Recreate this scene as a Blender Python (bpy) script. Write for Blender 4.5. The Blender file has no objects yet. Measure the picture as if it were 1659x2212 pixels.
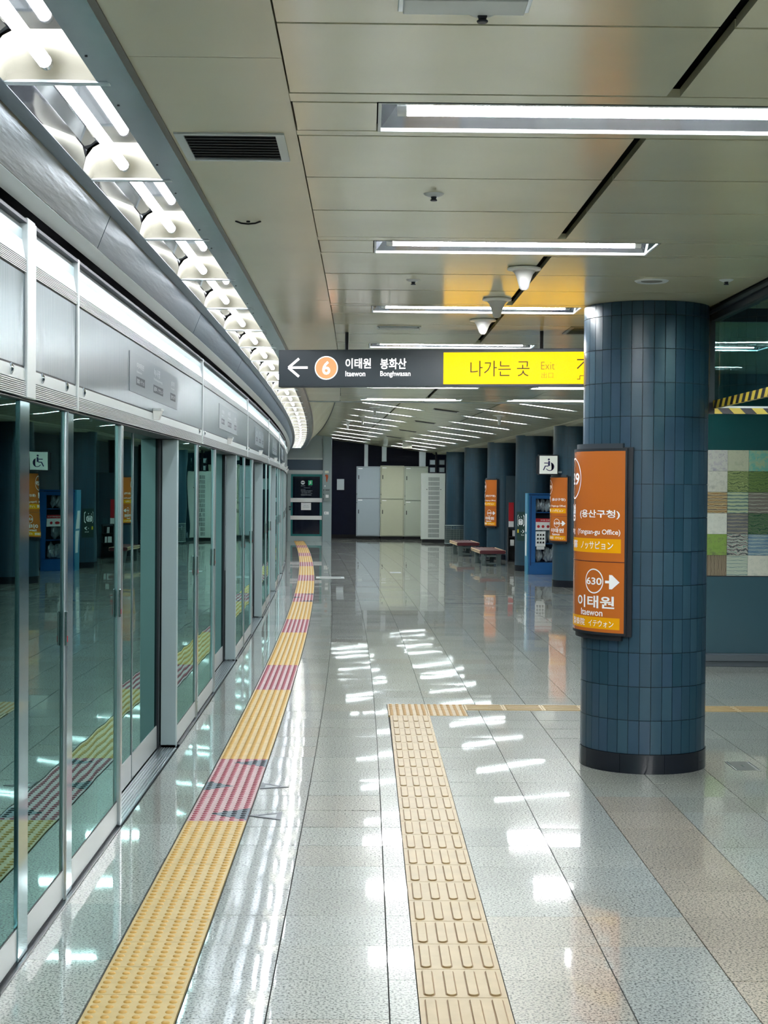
import bpy, bmesh, math, random
from mathutils import Vector, Matrix
random.seed(11)
sc = bpy.context.scene
COL = sc.collection
PI = math.pi

# ------------------------------------------------------------------ camera, world, exposure
CAM_H = 1.72
FPX = 3323.0
YAW, PITCH, ROLL = math.radians(0.6539), math.radians(0.9431), math.radians(0.45)
def set_camera():
    cy, sy, cp, sp = math.cos(YAW), math.sin(YAW), math.cos(PITCH), math.sin(PITCH)
    fwd = Vector((sy*cp, cy*cp, -sp)); right = Vector((cy, -sy, 0)); up = right.cross(fwd)
    c, s = math.cos(ROLL), math.sin(ROLL)
    r2, u2 = c*right + s*up, -s*right + c*up
    cam = bpy.data.cameras.new('camera'); ob = bpy.data.objects.new('camera', cam); COL.objects.link(ob)
    m = Matrix((r2, u2, -fwd)).transposed().to_4x4(); m.translation = Vector((0, 0, CAM_H))
    ob.matrix_world = m
    cam.sensor_fit = 'HORIZONTAL'; cam.sensor_width = 36.0; cam.lens = 36.0*FPX/1659.0
    cam.clip_start = 0.05; cam.clip_end = 200
    sc.camera = ob
set_camera()
w = bpy.data.worlds.new('world'); sc.world = w; w.use_nodes = True
w.node_tree.nodes['Background'].inputs[0].default_value = (0.10, 0.13, 0.14, 1)
w.node_tree.nodes['Background'].inputs[1].default_value = 0.25
vs = sc.view_settings
vs.view_transform = 'Standard'; vs.look = 'None'; vs.gamma = 1.0; vs.use_curve_mapping = False
vs.exposure = 2.28
TUBE = 40.0          # emission of the ceiling tubes
COVE = 8.0          # emission of the tubes along the screen doors

# ------------------------------------------------------------------ platform curve
K = 0.00084
def arc(s): return -K*max(0.0, s-8.0)**2
def ang(s): return math.atan(2*K*max(0.0, s-8.0))
def W(x, s, z): return (x+arc(s), s, z)
def FC(x): return 2.85+0.125*(3.53-x)          # the tilted ceiling of the far half

# ------------------------------------------------------------------ materials
def lin(c):
    return tuple(((v/255)/12.92 if v/255 <= .04045 else ((v/255+.055)/1.055)**2.4) for v in c)+(1.0,)
MATS = {}
def mat(name, col, rough=.5, metal=0., spec=.5, emit=0., ecol=None, coat=0., noise=None, bump=None, stretch=None):
    if name in MATS: return MATS[name]
    m = bpy.data.materials.new(name); m.use_nodes = True; nt = m.node_tree; N = nt.nodes; L = nt.links
    b = N['Principled BSDF']; c = lin(col)
    b.inputs['Base Color'].default_value = c; b.inputs['Roughness'].default_value = rough
    b.inputs['Metallic'].default_value = metal; b.inputs['Specular IOR Level'].default_value = spec
    b.inputs['Coat Weight'].default_value = coat; b.inputs['Coat Roughness'].default_value = .08
    if emit:
        b.inputs['Emission Color'].default_value = lin(ecol or col); b.inputs['Emission Strength'].default_value = emit
        m.cycles.emission_sampling = 'FRONT' if emit > .3 else 'NONE'
    if noise or bump:
        geo = N.new('ShaderNodeNewGeometry'); mp = N.new('ShaderNodeMapping'); L.new(geo.outputs['Position'], mp.inputs[0])
        mp.inputs['Scale'].default_value = stretch or (1, 1, 1)
    if noise:
        sc_, amt = noise
        n = N.new('ShaderNodeTexNoise'); n.inputs['Scale'].default_value = sc_; n.inputs['Detail'].default_value = 4
        L.new(mp.outputs[0], n.inputs['Vector'])
        r = N.new('ShaderNodeMapRange'); r.inputs[1].default_value = .3; r.inputs[2].default_value = .7
        r.inputs[3].default_value = 1-amt; r.inputs[4].default_value = 1+amt; L.new(n.outputs[0], r.inputs[0])
        mx = N.new('ShaderNodeMix'); mx.data_type = 'RGBA'; mx.blend_type = 'MULTIPLY'; mx.inputs[0].default_value = 1
        mx.inputs[6].default_value = c; L.new(r.outputs[0], mx.inputs[7]); L.new(mx.outputs[2], b.inputs['Base Color'])
    if bump:
        sc_, st = bump
        n = N.new('ShaderNodeTexNoise'); n.inputs['Scale'].default_value = sc_; n.inputs['Detail'].default_value = 3
        L.new(mp.outputs[0], n.inputs['Vector'])
        bp = N.new('ShaderNodeBump'); bp.inputs['Strength'].default_value = st; bp.inputs['Distance'].default_value = .01
        L.new(n.outputs[0], bp.inputs['Height']); L.new(bp.outputs[0], b.inputs['Normal'])
    MATS[name] = m
    return m

def granite():
    m = bpy.data.materials.new('granite'); m.use_nodes = True; N = m.node_tree.nodes; L = m.node_tree.links
    b = N['Principled BSDF']; geo = N.new('ShaderNodeNewGeometry')
    at = N.new('ShaderNodeAttribute'); at.attribute_name = 'tint'
    n1 = N.new('ShaderNodeTexNoise'); n1.inputs['Scale'].default_value = 105; n1.inputs['Detail'].default_value = 3; n1.inputs['Roughness'].default_value = .62
    L.new(geo.outputs['Position'], n1.inputs['Vector'])
    r1 = N.new('ShaderNodeValToRGB'); e = r1.color_ramp.elements
    e[0].position = .40; e[0].color = (.07, .09, .085, 1); e[1].position = .545; e[1].color = (1, 1, 1, 1)
    e2 = e.new(.46); e2.color = (.70, .72, .71, 1)
    L.new(n1.outputs[0], r1.inputs[0])
    n2 = N.new('ShaderNodeTexNoise'); n2.inputs['Scale'].default_value = 1.3; n2.inputs['Detail'].default_value = 3
    L.new(geo.outputs['Position'], n2.inputs['Vector'])
    mr = N.new('ShaderNodeMapRange'); mr.inputs[1].default_value = .3; mr.inputs[2].default_value = .7; mr.inputs[3].default_value = .9; mr.inputs[4].default_value = 1.06
    L.new(n2.outputs[0], mr.inputs[0])
    mx = N.new('ShaderNodeMix'); mx.data_type = 'RGBA'; mx.blend_type = 'MULTIPLY'; mx.inputs[0].default_value = 1
    L.new(at.outputs['Color'], mx.inputs[6]); L.new(r1.outputs[0], mx.inputs[7])
    mx2 = N.new('ShaderNodeMix'); mx2.data_type = 'RGBA'; mx2.blend_type = 'MULTIPLY'; mx2.inputs[0].default_value = 1
    L.new(mx.outputs[2], mx2.inputs[6]); L.new(mr.outputs[0], mx2.inputs[7]); L.new(mx2.outputs[2], b.inputs['Base Color'])
    mr2 = N.new('ShaderNodeMapRange'); mr2.inputs[3].default_value = .012; mr2.inputs[4].default_value = .05; L.new(n1.outputs[0], mr2.inputs[0])
    L.new(mr2.outputs[0], b.inputs['Coat Roughness']); b.inputs['Coat Weight'].default_value = 1.0; b.inputs['Coat IOR'].default_value = 1.55
    b.inputs['Roughness'].default_value = .30; b.inputs['Specular IOR Level'].default_value = .30
    return m

def glass(name, tint, refl, ior):
    m = bpy.data.materials.new(name); m.use_nodes = True; N = m.node_tree.nodes; L = m.node_tree.links
    N.remove(N['Principled BSDF']); out = N['Material Output']
    fr = N.new('ShaderNodeFresnel'); fr.inputs['IOR'].default_value = ior
    tr = N.new('ShaderNodeBsdfTransparent'); tr.inputs[0].default_value = tint+(1,)
    gl = N.new('ShaderNodeBsdfGlossy'); gl.inputs['Roughness'].default_value = .0; gl.inputs['Color'].default_value = refl+(1,)
    geo = N.new('ShaderNodeNewGeometry'); n = N.new('ShaderNodeTexNoise'); n.inputs['Scale'].default_value = 1.8; n.inputs['Detail'].default_value = 1
    L.new(geo.outputs['Position'], n.inputs['Vector'])
    bp = N.new('ShaderNodeBump'); bp.inputs['Strength'].default_value = .09; bp.inputs['Distance'].default_value = .01
    L.new(n.outputs[0], bp.inputs['Height']); L.new(bp.outputs[0], gl.inputs['Normal'])
    sb = N.new('ShaderNodeMath'); sb.operation = 'SUBTRACT'; sb.inputs[0].default_value = 1; L.new(geo.outputs['Backfacing'], sb.inputs[1])
    ml = N.new('ShaderNodeMath'); ml.operation = 'MULTIPLY'; L.new(fr.outputs[0], ml.inputs[0]); L.new(sb.outputs[0], ml.inputs[1])
    mx = N.new('ShaderNodeMixShader'); L.new(ml.outputs[0], mx.inputs[0]); L.new(tr.outputs[0], mx.inputs[1]); L.new(gl.outputs[0], mx.inputs[2])
    L.new(mx.outputs[0], out.inputs[0])
    return m

def stone(name, cols, scale, dist, rot=0., kind='BANDS'):
    m = bpy.data.materials.new(name); m.use_nodes = True; N = m.node_tree.nodes; L = m.node_tree.links
    b = N['Principled BSDF']; b.inputs['Roughness'].default_value = .3
    tc = N.new('ShaderNodeTexCoord'); mp = N.new('ShaderNodeMapping'); L.new(tc.outputs['Object'], mp.inputs[0])
    mp.inputs['Rotation'].default_value = (0, rot, 0)
    wv = N.new('ShaderNodeTexWave') if kind == 'BANDS' else N.new('ShaderNodeTexNoise')
    if kind == 'BANDS':
        wv.bands_direction = 'Z'; wv.inputs['Distortion'].default_value = dist; wv.inputs['Detail'].default_value = 3; wv.inputs['Detail Scale'].default_value = 1.6
    else:
        wv.inputs['Detail'].default_value = 6; wv.inputs['Distortion'].default_value = dist
    wv.inputs['Scale'].default_value = scale; L.new(mp.outputs[0], wv.inputs['Vector'])
    n = N.new('ShaderNodeTexNoise'); n.inputs['Scale'].default_value = scale*.8; n.inputs['Detail'].default_value = 4; L.new(mp.outputs[0], n.inputs['Vector'])
    mx = N.new('ShaderNodeMath'); mx.operation = 'MULTIPLY_ADD'; mx.inputs[1].default_value = .55; L.new(wv.outputs['Fac'], mx.inputs[0])
    ad = N.new('ShaderNodeMath'); ad.operation = 'MULTIPLY'; ad.inputs[1].default_value = .45; L.new(n.outputs[0], ad.inputs[0]); L.new(ad.outputs[0], mx.inputs[2])
    rp = N.new('ShaderNodeValToRGB'); e = rp.color_ramp.elements
    e[0].position = .22; e[0].color = lin(cols[0]); e[1].position = .78; e[1].color = lin(cols[-1])
    for i, c in enumerate(cols[1:-1]): q = e.new(.22+.56*(i+1)/(len(cols)-1)); q.color = lin(c)
    L.new(mx.outputs[0], rp.inputs[0]); L.new(rp.outputs[0], b.inputs['Base Color'])
    return m

def hazard():
    m = bpy.data.materials.new('hazard_tape'); m.use_nodes = True; N = m.node_tree.nodes; L = m.node_tree.links
    b = N['Principled BSDF']; b.inputs['Roughness'].default_value = .4
    geo = N.new('ShaderNodeNewGeometry'); mp = N.new('ShaderNodeVectorMath'); mp.operation = 'DOT_PRODUCT'
    mp.inputs[1].default_value = (7.0, 7.0, 7.0); L.new(geo.outputs['Position'], mp.inputs[0])
    f = N.new('ShaderNodeMath'); f.operation = 'FRACT'; L.new(mp.outputs['Value'], f.inputs[0])
    g = N.new('ShaderNodeMath'); g.operation = 'GREATER_THAN'; g.inputs[1].default_value = .5; L.new(f.outputs[0], g.inputs[0])
    mx = N.new('ShaderNodeMix'); mx.data_type = 'RGBA'; mx.inputs[6].default_value = lin((18, 20, 26)); mx.inputs[7].default_value = lin((226, 200, 60))
    L.new(g.outputs[0], mx.inputs[0]); L.new(mx.outputs[2], b.inputs['Base Color'])
    return m

def tiled_column():
    m = bpy.data.materials.new('small_column_tiles'); m.use_nodes = True; N = m.node_tree.nodes; L = m.node_tree.links
    b = N['Principled BSDF']; b.inputs['Base Color'].default_value = lin(COLUMN_RGB); b.inputs['Roughness'].default_value = .3
    uv = N.new('ShaderNodeUVMap'); br = N.new('ShaderNodeTexBrick'); br.offset = 0; br.inputs['Scale'].default_value = 1
    br.inputs['Brick Width'].default_value = .068; br.inputs['Row Height'].default_value = .204; br.inputs['Mortar Size'].default_value = .003
    br.inputs['Color1'].default_value = lin(COLUMN_RGB); br.inputs['Color2'].default_value = lin(tuple(v*.93 for v in COLUMN_RGB)); br.inputs['Mortar'].default_value = lin((46, 62, 72))
    L.new(uv.outputs[0], br.inputs['Vector']); L.new(br.outputs['Color'], b.inputs['Base Color'])
    bp = N.new('ShaderNodeBump'); bp.inputs['Strength'].default_value = .4; bp.inputs['Distance'].default_value = .003; bp.invert = True
    L.new(br.outputs['Fac'], bp.inputs['Height']); L.new(bp.outputs[0], b.inputs['Normal'])
    return m

COLUMN_RGB = (43, 71, 88)
GRANITE = granite()
PSD_GLASS = glass('screen_glass', (.12, .30, .30), (.56, .95, .90), 2.1)
CURTAIN = glass('curtain_glass', (.66, .82, .82), (.9, 1, 1), 1.5)
DOORGLASS = glass('door_glass', (.10, .14, .22), (.8, .9, 1), 1.5)
CLEAR = glass('clear_glass', (.93, .96, .97), (1, 1, 1), 1.35)
HAZ = hazard()
COLTILE = tiled_column()
m_grout = mat('grout', (58, 62, 62), .8)
m_ceil = mat('ceiling_enamel', (214, 212, 182), .17, spec=1.0, noise=(1.7, .05), bump=(3.0, .03))
m_ceil2 = mat('ceiling_enamel_strip', (208, 204, 178), .26, spec=.6, noise=(1.1, .05))
m_ceilback = mat('ceiling_void', (16, 17, 19), .9)
m_black = mat('black_joint', (14, 16, 20), .7)
m_brushed = mat('brushed_steel', (66, 90, 100), .28, .8, bump=(60, .10), stretch=(1, 1, .06), noise=(2.2, .10))
m_brushed_d = mat('brushed_steel_dull', (76, 96, 107), .34, .8, bump=(50, .12), stretch=(1, .08, 1), noise=(1.5, .16))
m_strip = mat('polished_strip', (146, 158, 164), .20, .8, bump=(2.5, .15), noise=(3, .12))
m_steel = mat('satin_steel', (190, 200, 204), .28, .9)
m_chrome = mat('chrome', (210, 214, 216), .12, 1.)
m_alu = mat('grey_aluminium', (168, 188, 192), .42, .1)
m_alu_l = mat('pale_aluminium', (196, 204, 204), .40, .2)
m_plinth = mat('plinth_panel', (196, 203, 204), .30, .15)
m_lit = mat('white_gloss_panel', (236, 240, 242), .16, 0, spec=.7)
m_rib = mat('ribbed_aluminium', (200, 206, 206), .35, .4)
m_dark = mat('dark_gasket', (20, 26, 34), .5)
m_sticker = mat('frosted_sign', (116, 128, 134), .45)
m_print_s = mat('pale_print', (176, 184, 188), .5)
m_white = mat('white_paint', (238, 240, 238), .4)
m_print_w = mat('white_print', (246, 248, 248), .5)
m_print_g = mat('grey_print', (120, 128, 130), .6)
m_cream = mat('cream_reflector', (188, 185, 171), .4)
m_mirror = mat('mirror_reflector', (132, 136, 142), .05, .95)
m_tube = mat('tube_light', (255, 255, 255), .4, emit=TUBE, ecol=(248, 251, 252))
m_cove = mat('cove_tube_light', (255, 255, 255), .4, emit=COVE, ecol=(246, 249, 255))
m_yel = mat('tactile_yellow', (222, 197, 136), .45, noise=(14, .07))
m_yel_dome = mat('tactile_dome', (220, 176, 92), .45)
m_pink = mat('tactile_pink', (208, 176, 178), .45, noise=(14, .07))
m_guide = mat('guide_cream', (182, 160, 116), .45, noise=(10, .08))
m_guide_edge = mat('guide_groove', (140, 108, 66), .6)
m_navy_mark = mat('slate_mark', (120, 138, 150), .45)
m_navy = mat('navy_wall', (8, 16, 40), .45, spec=.2, noise=(3, .1))
m_slate = mat('slate_wall', (56, 74, 86), .35)
m_tunnel = mat('tunnel_wall', (10, 22, 24), .9)
m_colbase = mat('column_base', (20, 26, 36), .18)
m_coltile = [mat('column_tile_%d' % i, tuple(v+d for v, d in zip(COLUMN_RGB, dd)), .30, spec=.38) for i, dd in enumerate([(0, 0, 0), (5, 3, 6), (-5, -2, -3), (7, 8, 7)])]
m_sign = mat('sign_slate', (46, 56, 62), .45)
m_sign_e = mat('sign_white_glow', (250, 250, 250), .5, emit=.25)
m_sign_peach = mat('sign_peach', (232, 156, 104), .5, emit=.13)
m_sign_y = mat('sign_yellow', (90, 62, 0), .6, spec=.2, emit=.36, ecol=(255, 194, 0))
m_sign_ink = mat('sign_ink', (22, 16, 6), .6)
m_sign_ink2 = mat('sign_ink_olive', (84, 66, 6), .6)
m_orange = mat('orange_panel', (190, 106, 44), .22, emit=.012, coat=.6)
m_amber = mat('amber_panel', (226, 160, 12), .25, emit=.02)
m_maroon = mat('maroon_end', (82, 26, 34), .35)
m_wood = mat('bench_wood', (206, 178, 140), .4, noise=(6, .12), stretch=(8, 1, 8))
m_blue = mat('blue_cabinet', (22, 92, 158), .35)
m_bluel = mat('blue_cabinet_side', (60, 140, 176), .35)
m_silver = mat('silver_bag', (218, 222, 222), .25, .3, bump=(18, .9))
m_red = mat('red_print', (196, 30, 44), .5)
m_green = mat('green_sign', (20, 150, 96), .5, emit=.06)
m_dkgreen = mat('dark_green_plaque', (22, 52, 48), .4)
m_teal = mat('teal_frame', (20, 120, 120), .4)
m_teal_wall = mat('teal_gloss_wall', (18, 66, 68), .10, spec=.6)
m_teal_low = mat('teal_lower_panel', (64, 96, 108), .22)
m_ledge = mat('ledge_grey', (92, 102, 110), .3)
m_orangegrip = mat('rust_label', (186, 84, 36), .6)

# ------------------------------------------------------------------ mesh helpers
class MB:
    def __init__(s): s.v = []; s.f = []
    def add(s, vs, fs):
        o = len(s.v); s.v += [tuple(p) for p in vs]; s.f += [tuple(i+o for i in f) for f in fs]; return s
    def hexa(s, p):      # 8 corners: bottom ccw 0-3, top ccw 4-7
        return s.add(p, [(3, 2, 1, 0), (4, 5, 6, 7), (0, 1, 5, 4), (1, 2, 6, 5), (2, 3, 7, 6), (3, 0, 4, 7)])
    def box(s, x0, x1, y0, y1, z0, z1):
        return s.hexa([(x0, y0, z0), (x1, y0, z0), (x1, y1, z0), (x0, y1, z0), (x0, y0, z1), (x1, y0, z1), (x1, y1, z1), (x0, y1, z1)])
    def cbox(s, x0, x1, y0, y1, z0, z1):      # box in platform (curved) coordinates
        return s.hexa([W(x0, y0, z0), W(x1, y0, z0), W(x1, y1, z0), W(x0, y1, z0), W(x0, y0, z1), W(x1, y0, z1), W(x1, y1, z1), W(x0, y1, z1)])
    def prism(s, poly, h0, h1, axis='z'):      # poly ccw in (a,b); axis the extrusion direction
        n = len(poly)
        def P(a, b, h): return (a, b, h) if axis == 'z' else ((a, h, b) if axis == 'y' else (h, a, b))
        vs = [P(a, b, h0) for a, b in poly]+[P(a, b, h1) for a, b in poly]
        fs = [tuple(range(n))[::-1], tuple(range(n, 2*n))]+[(i, (i+1) % n, (i+1) % n+n, i+n) for i in range(n)]
        if axis == 'y': fs = [f[::-1] for f in fs]
        return s.add(vs, fs)
    def cyl(s, c, r, h, n=12, axis='z', r2=None):
        r2 = r if r2 is None else r2
        pts = [(math.cos(2*PI*i/n), math.sin(2*PI*i/n)) for i in range(n)]
        def P(a, b, t): return (c[0]+a, c[1]+b, c[2]+t) if axis == 'z' else ((c[0]+a, c[1]+t, c[2]+b) if axis == 'y' else (c[0]+t, c[1]+a, c[2]+b))
        vs = [P(r*a, r*b, 0) for a, b in pts]+[P(r2*a, r2*b, h) for a, b in pts]
        fs = [tuple(range(n))[::-1], tuple(range(n, 2*n))]+[(i, (i+1) % n, (i+1) % n+n, i+n) for i in range(n)]
        if axis == 'y': fs = [f[::-1] for f in fs]
        return s.add(vs, fs)
    def lathe(s, prof, n=20, c=(0, 0, 0)):      # prof (r,z) from bottom to top
        vs = []; fs = []
        for r, z in prof:
            for i in range(n): vs.append((c[0]+r*math.cos(2*PI*i/n), c[1]+r*math.sin(2*PI*i/n), c[2]+z))
        for k in range(len(prof)-1):
            for i in range(n): j = (i+1) % n; fs.append((k*n+i, k*n+j, (k+1)*n+j, (k+1)*n+i))
        fs.append(tuple(range(n))[::-1]); fs.append(tuple(range((len(prof)-1)*n, len(prof)*n)))
        return s.add(vs, fs)
    def sweep(s, prof, s0, s1, step=1.0, closed=True):      # closed profile in (x0,z) swept along the platform curve
        n = max(1, int(math.ceil((s1-s0)/step))); ss = [s0+(s1-s0)*i/n for i in range(n+1)]; k = len(prof)
        vs = [W(x, q, z) for q in ss for x, z in prof]; fs = []
        for i in range(n):
            for j in range(k if closed else k-1):
                a = i*k+j; b = i*k+(j+1) % k; fs.append((a, b, b+k, a+k))
        if closed: fs.append(tuple(range(k))[::-1]); fs.append(tuple(range(n*k, n*k+k)))
        return s.add(vs, fs)
    def tube(s, pts, r, n=6):
        pts = [Vector(p) for p in pts]; rings = []
        for i, p in enumerate(pts):
            d = (pts[min(i+1, len(pts)-1)]-pts[max(i-1, 0)]).normalized()
            a = d.cross(Vector((0, 0, 1))); a = a.normalized() if a.length > 1e-4 else Vector((1, 0, 0)); b = d.cross(a)
            rings.append([p+r*(math.cos(2*PI*k/n)*a+math.sin(2*PI*k/n)*b) for k in range(n)])
        vs = [q for g in rings for q in g]; fs = []
        for i in range(len(pts)-1):
            for k in range(n): fs.append((i*n+k, i*n+(k+1) % n, (i+1)*n+(k+1) % n, (i+1)*n+k))
        fs.append(tuple(range(n))[::-1]); fs.append(tuple(range((len(pts)-1)*n, len(pts)*n)))
        return s.add(vs, fs)
    def ring(s, R, a0, a1, z0, z1, t, n, c=(0, 0)):      # curved plate: column angle phi from -x towards -y, radial thickness t outward of R
        vs = []; fs = []
        for i in range(n+1):
            p = math.radians(a0+(a1-a0)*i/n); ca, sa = -math.cos(p), -math.sin(p)
            for rr, z in ((R, z0), (R+t, z0), (R+t, z1), (R, z1)): vs.append((c[0]+rr*ca, c[1]+rr*sa, z))
        for i in range(n):
            for j in range(4): a = i*4+j; b = i*4+(j+1) % 4; fs.append((a, a+4, b+4, b))
        fs.append((0, 1, 2, 3)); fs.append((n*4+3, n*4+2, n*4+1, n*4))
        return s.add(vs, fs)
    def mesh(s, name, m, bevel=0, smooth=False):
        me = bpy.data.meshes.new(name); me.from_pydata(s.v, [], s.f)
        bm = bmesh.new(); bm.from_mesh(me)
        if bevel:
            es = [e for e in bm.edges if len(e.link_faces) == 2 and e.calc_face_angle(0) > .6]
            bmesh.ops.bevel(bm, geom=es, offset=bevel, segments=2, affect='EDGES', profile=.5)
        bmesh.ops.recalc_face_normals(bm, faces=bm.faces); bm.to_mesh(me); bm.free()
        if smooth:
            me.polygons.foreach_set('use_smooth', [True]*len(me.polygons))
            try: me.set_sharp_from_angle(angle=math.radians(38))
            except Exception: pass
        me.materials.append(m); me.update()
        return me
    def obj(s, name, m, parent=None, bevel=0, smooth=False):
        return link(name, s.mesh(name, m, bevel, smooth), parent)

def link(name, me, parent=None, loc=None, rotz=0):
    o = bpy.data.objects.new(name, me); COL.objects.link(o)
    if parent: o.parent = parent
    if loc: o.location = loc
    if rotz: o.rotation_euler = (0, 0, rotz)
    return o
def tag(o, label, cat, group=None):
    o['label'] = label; o['category'] = cat
    if group: o['group'] = group
    return o
def thing(name, label, cat, loc=(0, 0, 0), rotz=0, group=None):
    o = bpy.data.objects.new(name, None); COL.objects.link(o); o.location = loc; o.rotation_euler = (0, 0, rotz)
    o.empty_display_size = .1
    return tag(o, label, cat, group)
def at_curve(x, s, z=0): return W(x, s, z), ang(s)
def structure(o, label=None):
    o['kind'] = 'structure'
    if label: o['label'] = label
    return o
def dup(root, loc, rotz, label, group=None):
    r = root.copy(); COL.objects.link(r); r.location = loc; r.rotation_euler = (0, 0, rotz); r['label'] = label
    if group: r['group'] = group
    for ch in list(root.children):
        c = ch.copy(); COL.objects.link(c); c.parent = r
        for g in list(ch.children):
            d = g.copy(); COL.objects.link(d); d.parent = c
    return r
ORD = ('first second third fourth fifth sixth seventh eighth ninth tenth eleventh twelfth thirteenth fourteenth fifteenth sixteenth seventeenth eighteenth nineteenth twentieth '
       'twenty-first twenty-second twenty-third twenty-fourth twenty-fifth twenty-sixth twenty-seventh twenty-eighth twenty-ninth thirtieth thirty-first thirty-second thirty-third '
       'thirty-fourth thirty-fifth thirty-sixth thirty-seventh thirty-eighth').split()

def text_mesh(body, rect, m, mapf, bold=0., ext=.0008, spacing=1.0):
    """lettering scaled to the rectangle (u0,u1,v0,v1); mapf(u,v,n) gives the place of a point"""
    cu = bpy.data.curves.new('lettering', 'FONT'); cu.body = body; cu.size = 1.0; cu.offset = bold; cu.extrude = 0; cu.space_character = spacing
    cu.resolution_u = 3
    ob = bpy.data.objects.new('lettering', cu); COL.objects.link(ob)
    dg = bpy.context.evaluated_depsgraph_get()
    me = bpy.data.meshes.new_from_object(ob.evaluated_get(dg)); bpy.data.objects.remove(ob); bpy.data.curves.remove(cu)
    xs = [v.co.x for v in me.vertices]; ys = [v.co.y for v in me.vertices]
    if not xs: return me
    x0, x1, y0, y1 = min(xs), max(xs), min(ys), max(ys); u0, u1, v0, v1 = rect
    for v in me.vertices:
        u = u0+(v.co.x-x0)/max(1e-6, x1-x0)*(u1-u0); q = v0+(v.co.y-y0)/max(1e-6, y1-y0)*(v1-v0)
        v.co = mapf(u, q, ext)
    me.materials.clear(); me.materials.append(m); me.name = 'lettering'
    return me
def lettering(body, rect, m, parent, mapf, bold=0., ext=.0008, name='lettering'):
    return link(name, text_mesh(body, rect, m, mapf, bold, ext), parent)
def flat_poly(pts, m, parent, mapf, ext=.0008, name='symbol'):      # filled polygon on a sign face
    me = bpy.data.meshes.new(name); vs = [mapf(u, v, ext) for u, v in pts]
    bm = bmesh.new(); bm.faces.new([bm.verts.new(p) for p in vs]); bmesh.ops.triangulate(bm, faces=bm.faces); bm.to_mesh(me); bm.free()
    me.materials.append(m)
    return link(name, me, parent)
def ring_poly(cu, cv, r0, r1, a0=0, a1=360, n=28):
    A = [math.radians(a0+(a1-a0)*i/n) for i in range(n+1)]
    return [(cu+r1*math.cos(a), cv+r1*math.sin(a)) for a in A]+[(cu+r0*math.cos(a), cv+r0*math.sin(a)) for a in reversed(A)]
def flat_ring(cu, cv, r0, r1, m, parent, mapf, ext, n=40, asp=1.0, name='circle'):
    vs = []; fs = []
    for i in range(n):
        a = 2*PI*i/n
        for r in (r0, r1): vs.append(mapf(cu+r*math.cos(a)*asp, cv+r*math.sin(a), ext))
    for i in range(n): j = (i+1) % n; fs.append((2*i, 2*i+1, 2*j+1, 2*j))
    me = bpy.data.meshes.new(name); me.from_pydata(vs, [], fs); me.materials.append(m)
    return link(name, me, parent)
def disc_poly(cu, cv, r, n=28, ry=None): return [(cu+r*math.cos(2*PI*i/n), cv+(ry or r)*math.sin(2*PI*i/n)) for i in range(n)]
def stroke(p, q, t):
    d = Vector((q[0]-p[0], q[1]-p[1])); n = Vector((-d.y, d.x)).normalized()*t/2
    return [(p[0]+n.x, p[1]+n.y), (p[0]-n.x, p[1]-n.y), (q[0]-n.x, q[1]-n.y), (q[0]+n.x, q[1]+n.y)]
def front(u, v, n): return (u, -n, v)      # a sign face that looks towards -y

# ================================================================== FLOOR
JX = [.488+.4*i for i in range(1, 11)]
Y_END = 50.6
floor = structure(MB().cbox(-1.36, 4.9, -8, 8, -.06, -.012).sweep([(-1.36, -.06), (4.9, -.06), (4.9, -.012), (-1.36, -.012)], 8, 51.5).obj('floor', m_grout), 'polished granite platform floor')
holes = [(-.914, -.598, -8, 51), (.187, .490, -8, 12.140), (.187, .789, 11.532, 12.140), (.789, 4.6, 11.832, 12.140), (2.275, 2.43, 9.36, 9.67)]
def cut(rects, h):
    out = []
    for (x0, x1, y0, y1) in rects:
        a0, a1, b0, b1 = max(x0, h[0]), min(x1, h[1]), max(y0, h[2]), min(y1, h[3])
        if a0 >= a1-1e-4 or b0 >= b1-1e-4: out.append((x0, x1, y0, y1)); continue
        if b0 > y0+.012: out.append((x0, x1, y0, b0))
        if b1 < y1-.012: out.append((x0, x1, b1, y1))
        if a0 > x0+.012: out.append((x0, a0, b0, b1))
        if a1 < x1-.012: out.append((a1, x1, b0, b1))
    return out
tiles = []
cols = [(-1.218, -.914, .745, 5.55)]+[(-.598, -.313, .4, 5.338), (-.313, .088, .4, 5.338), (.088, .488, .4, 5.338)]+[(JX[i]-.4, JX[i], .4, 5.338) for i in range(10)]
for (x0, x1, d, ph) in cols:
    y = ph-d*math.ceil((ph+8)/d)
    while y < Y_END:
        rs = [(x0, x1, y, min(y+d, Y_END))]
        for h in holes: rs = cut(rs, h)
        tiles += rs; y += d
def tile_tint(x0, x1, y0):
    b = random.uniform(.965, 1.03); c = [200*b, 207*b, 203*b]
    if x0 < -.9: c = [214*b, 217*b, 212*b]
    if 1.28 < x0 < 1.3 and y0 < 8.2: c = [205*b, 195*b, 179*b]
    elif .48 < x0 < .9 and y0 < 6.1 and random.random() < .7: c = [205*b, 204*b, 193*b]
    elif x0 > 1.2 and y0 > 8.0: c = [193*b, 198*b, 189*b]
    elif random.random() < .16: c = [199*b, 200*b, 193*b]
    elif random.random() < .2: c = [197*b, 205*b, 202*b]
    return lin(tuple(min(240, v) for v in c))
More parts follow.
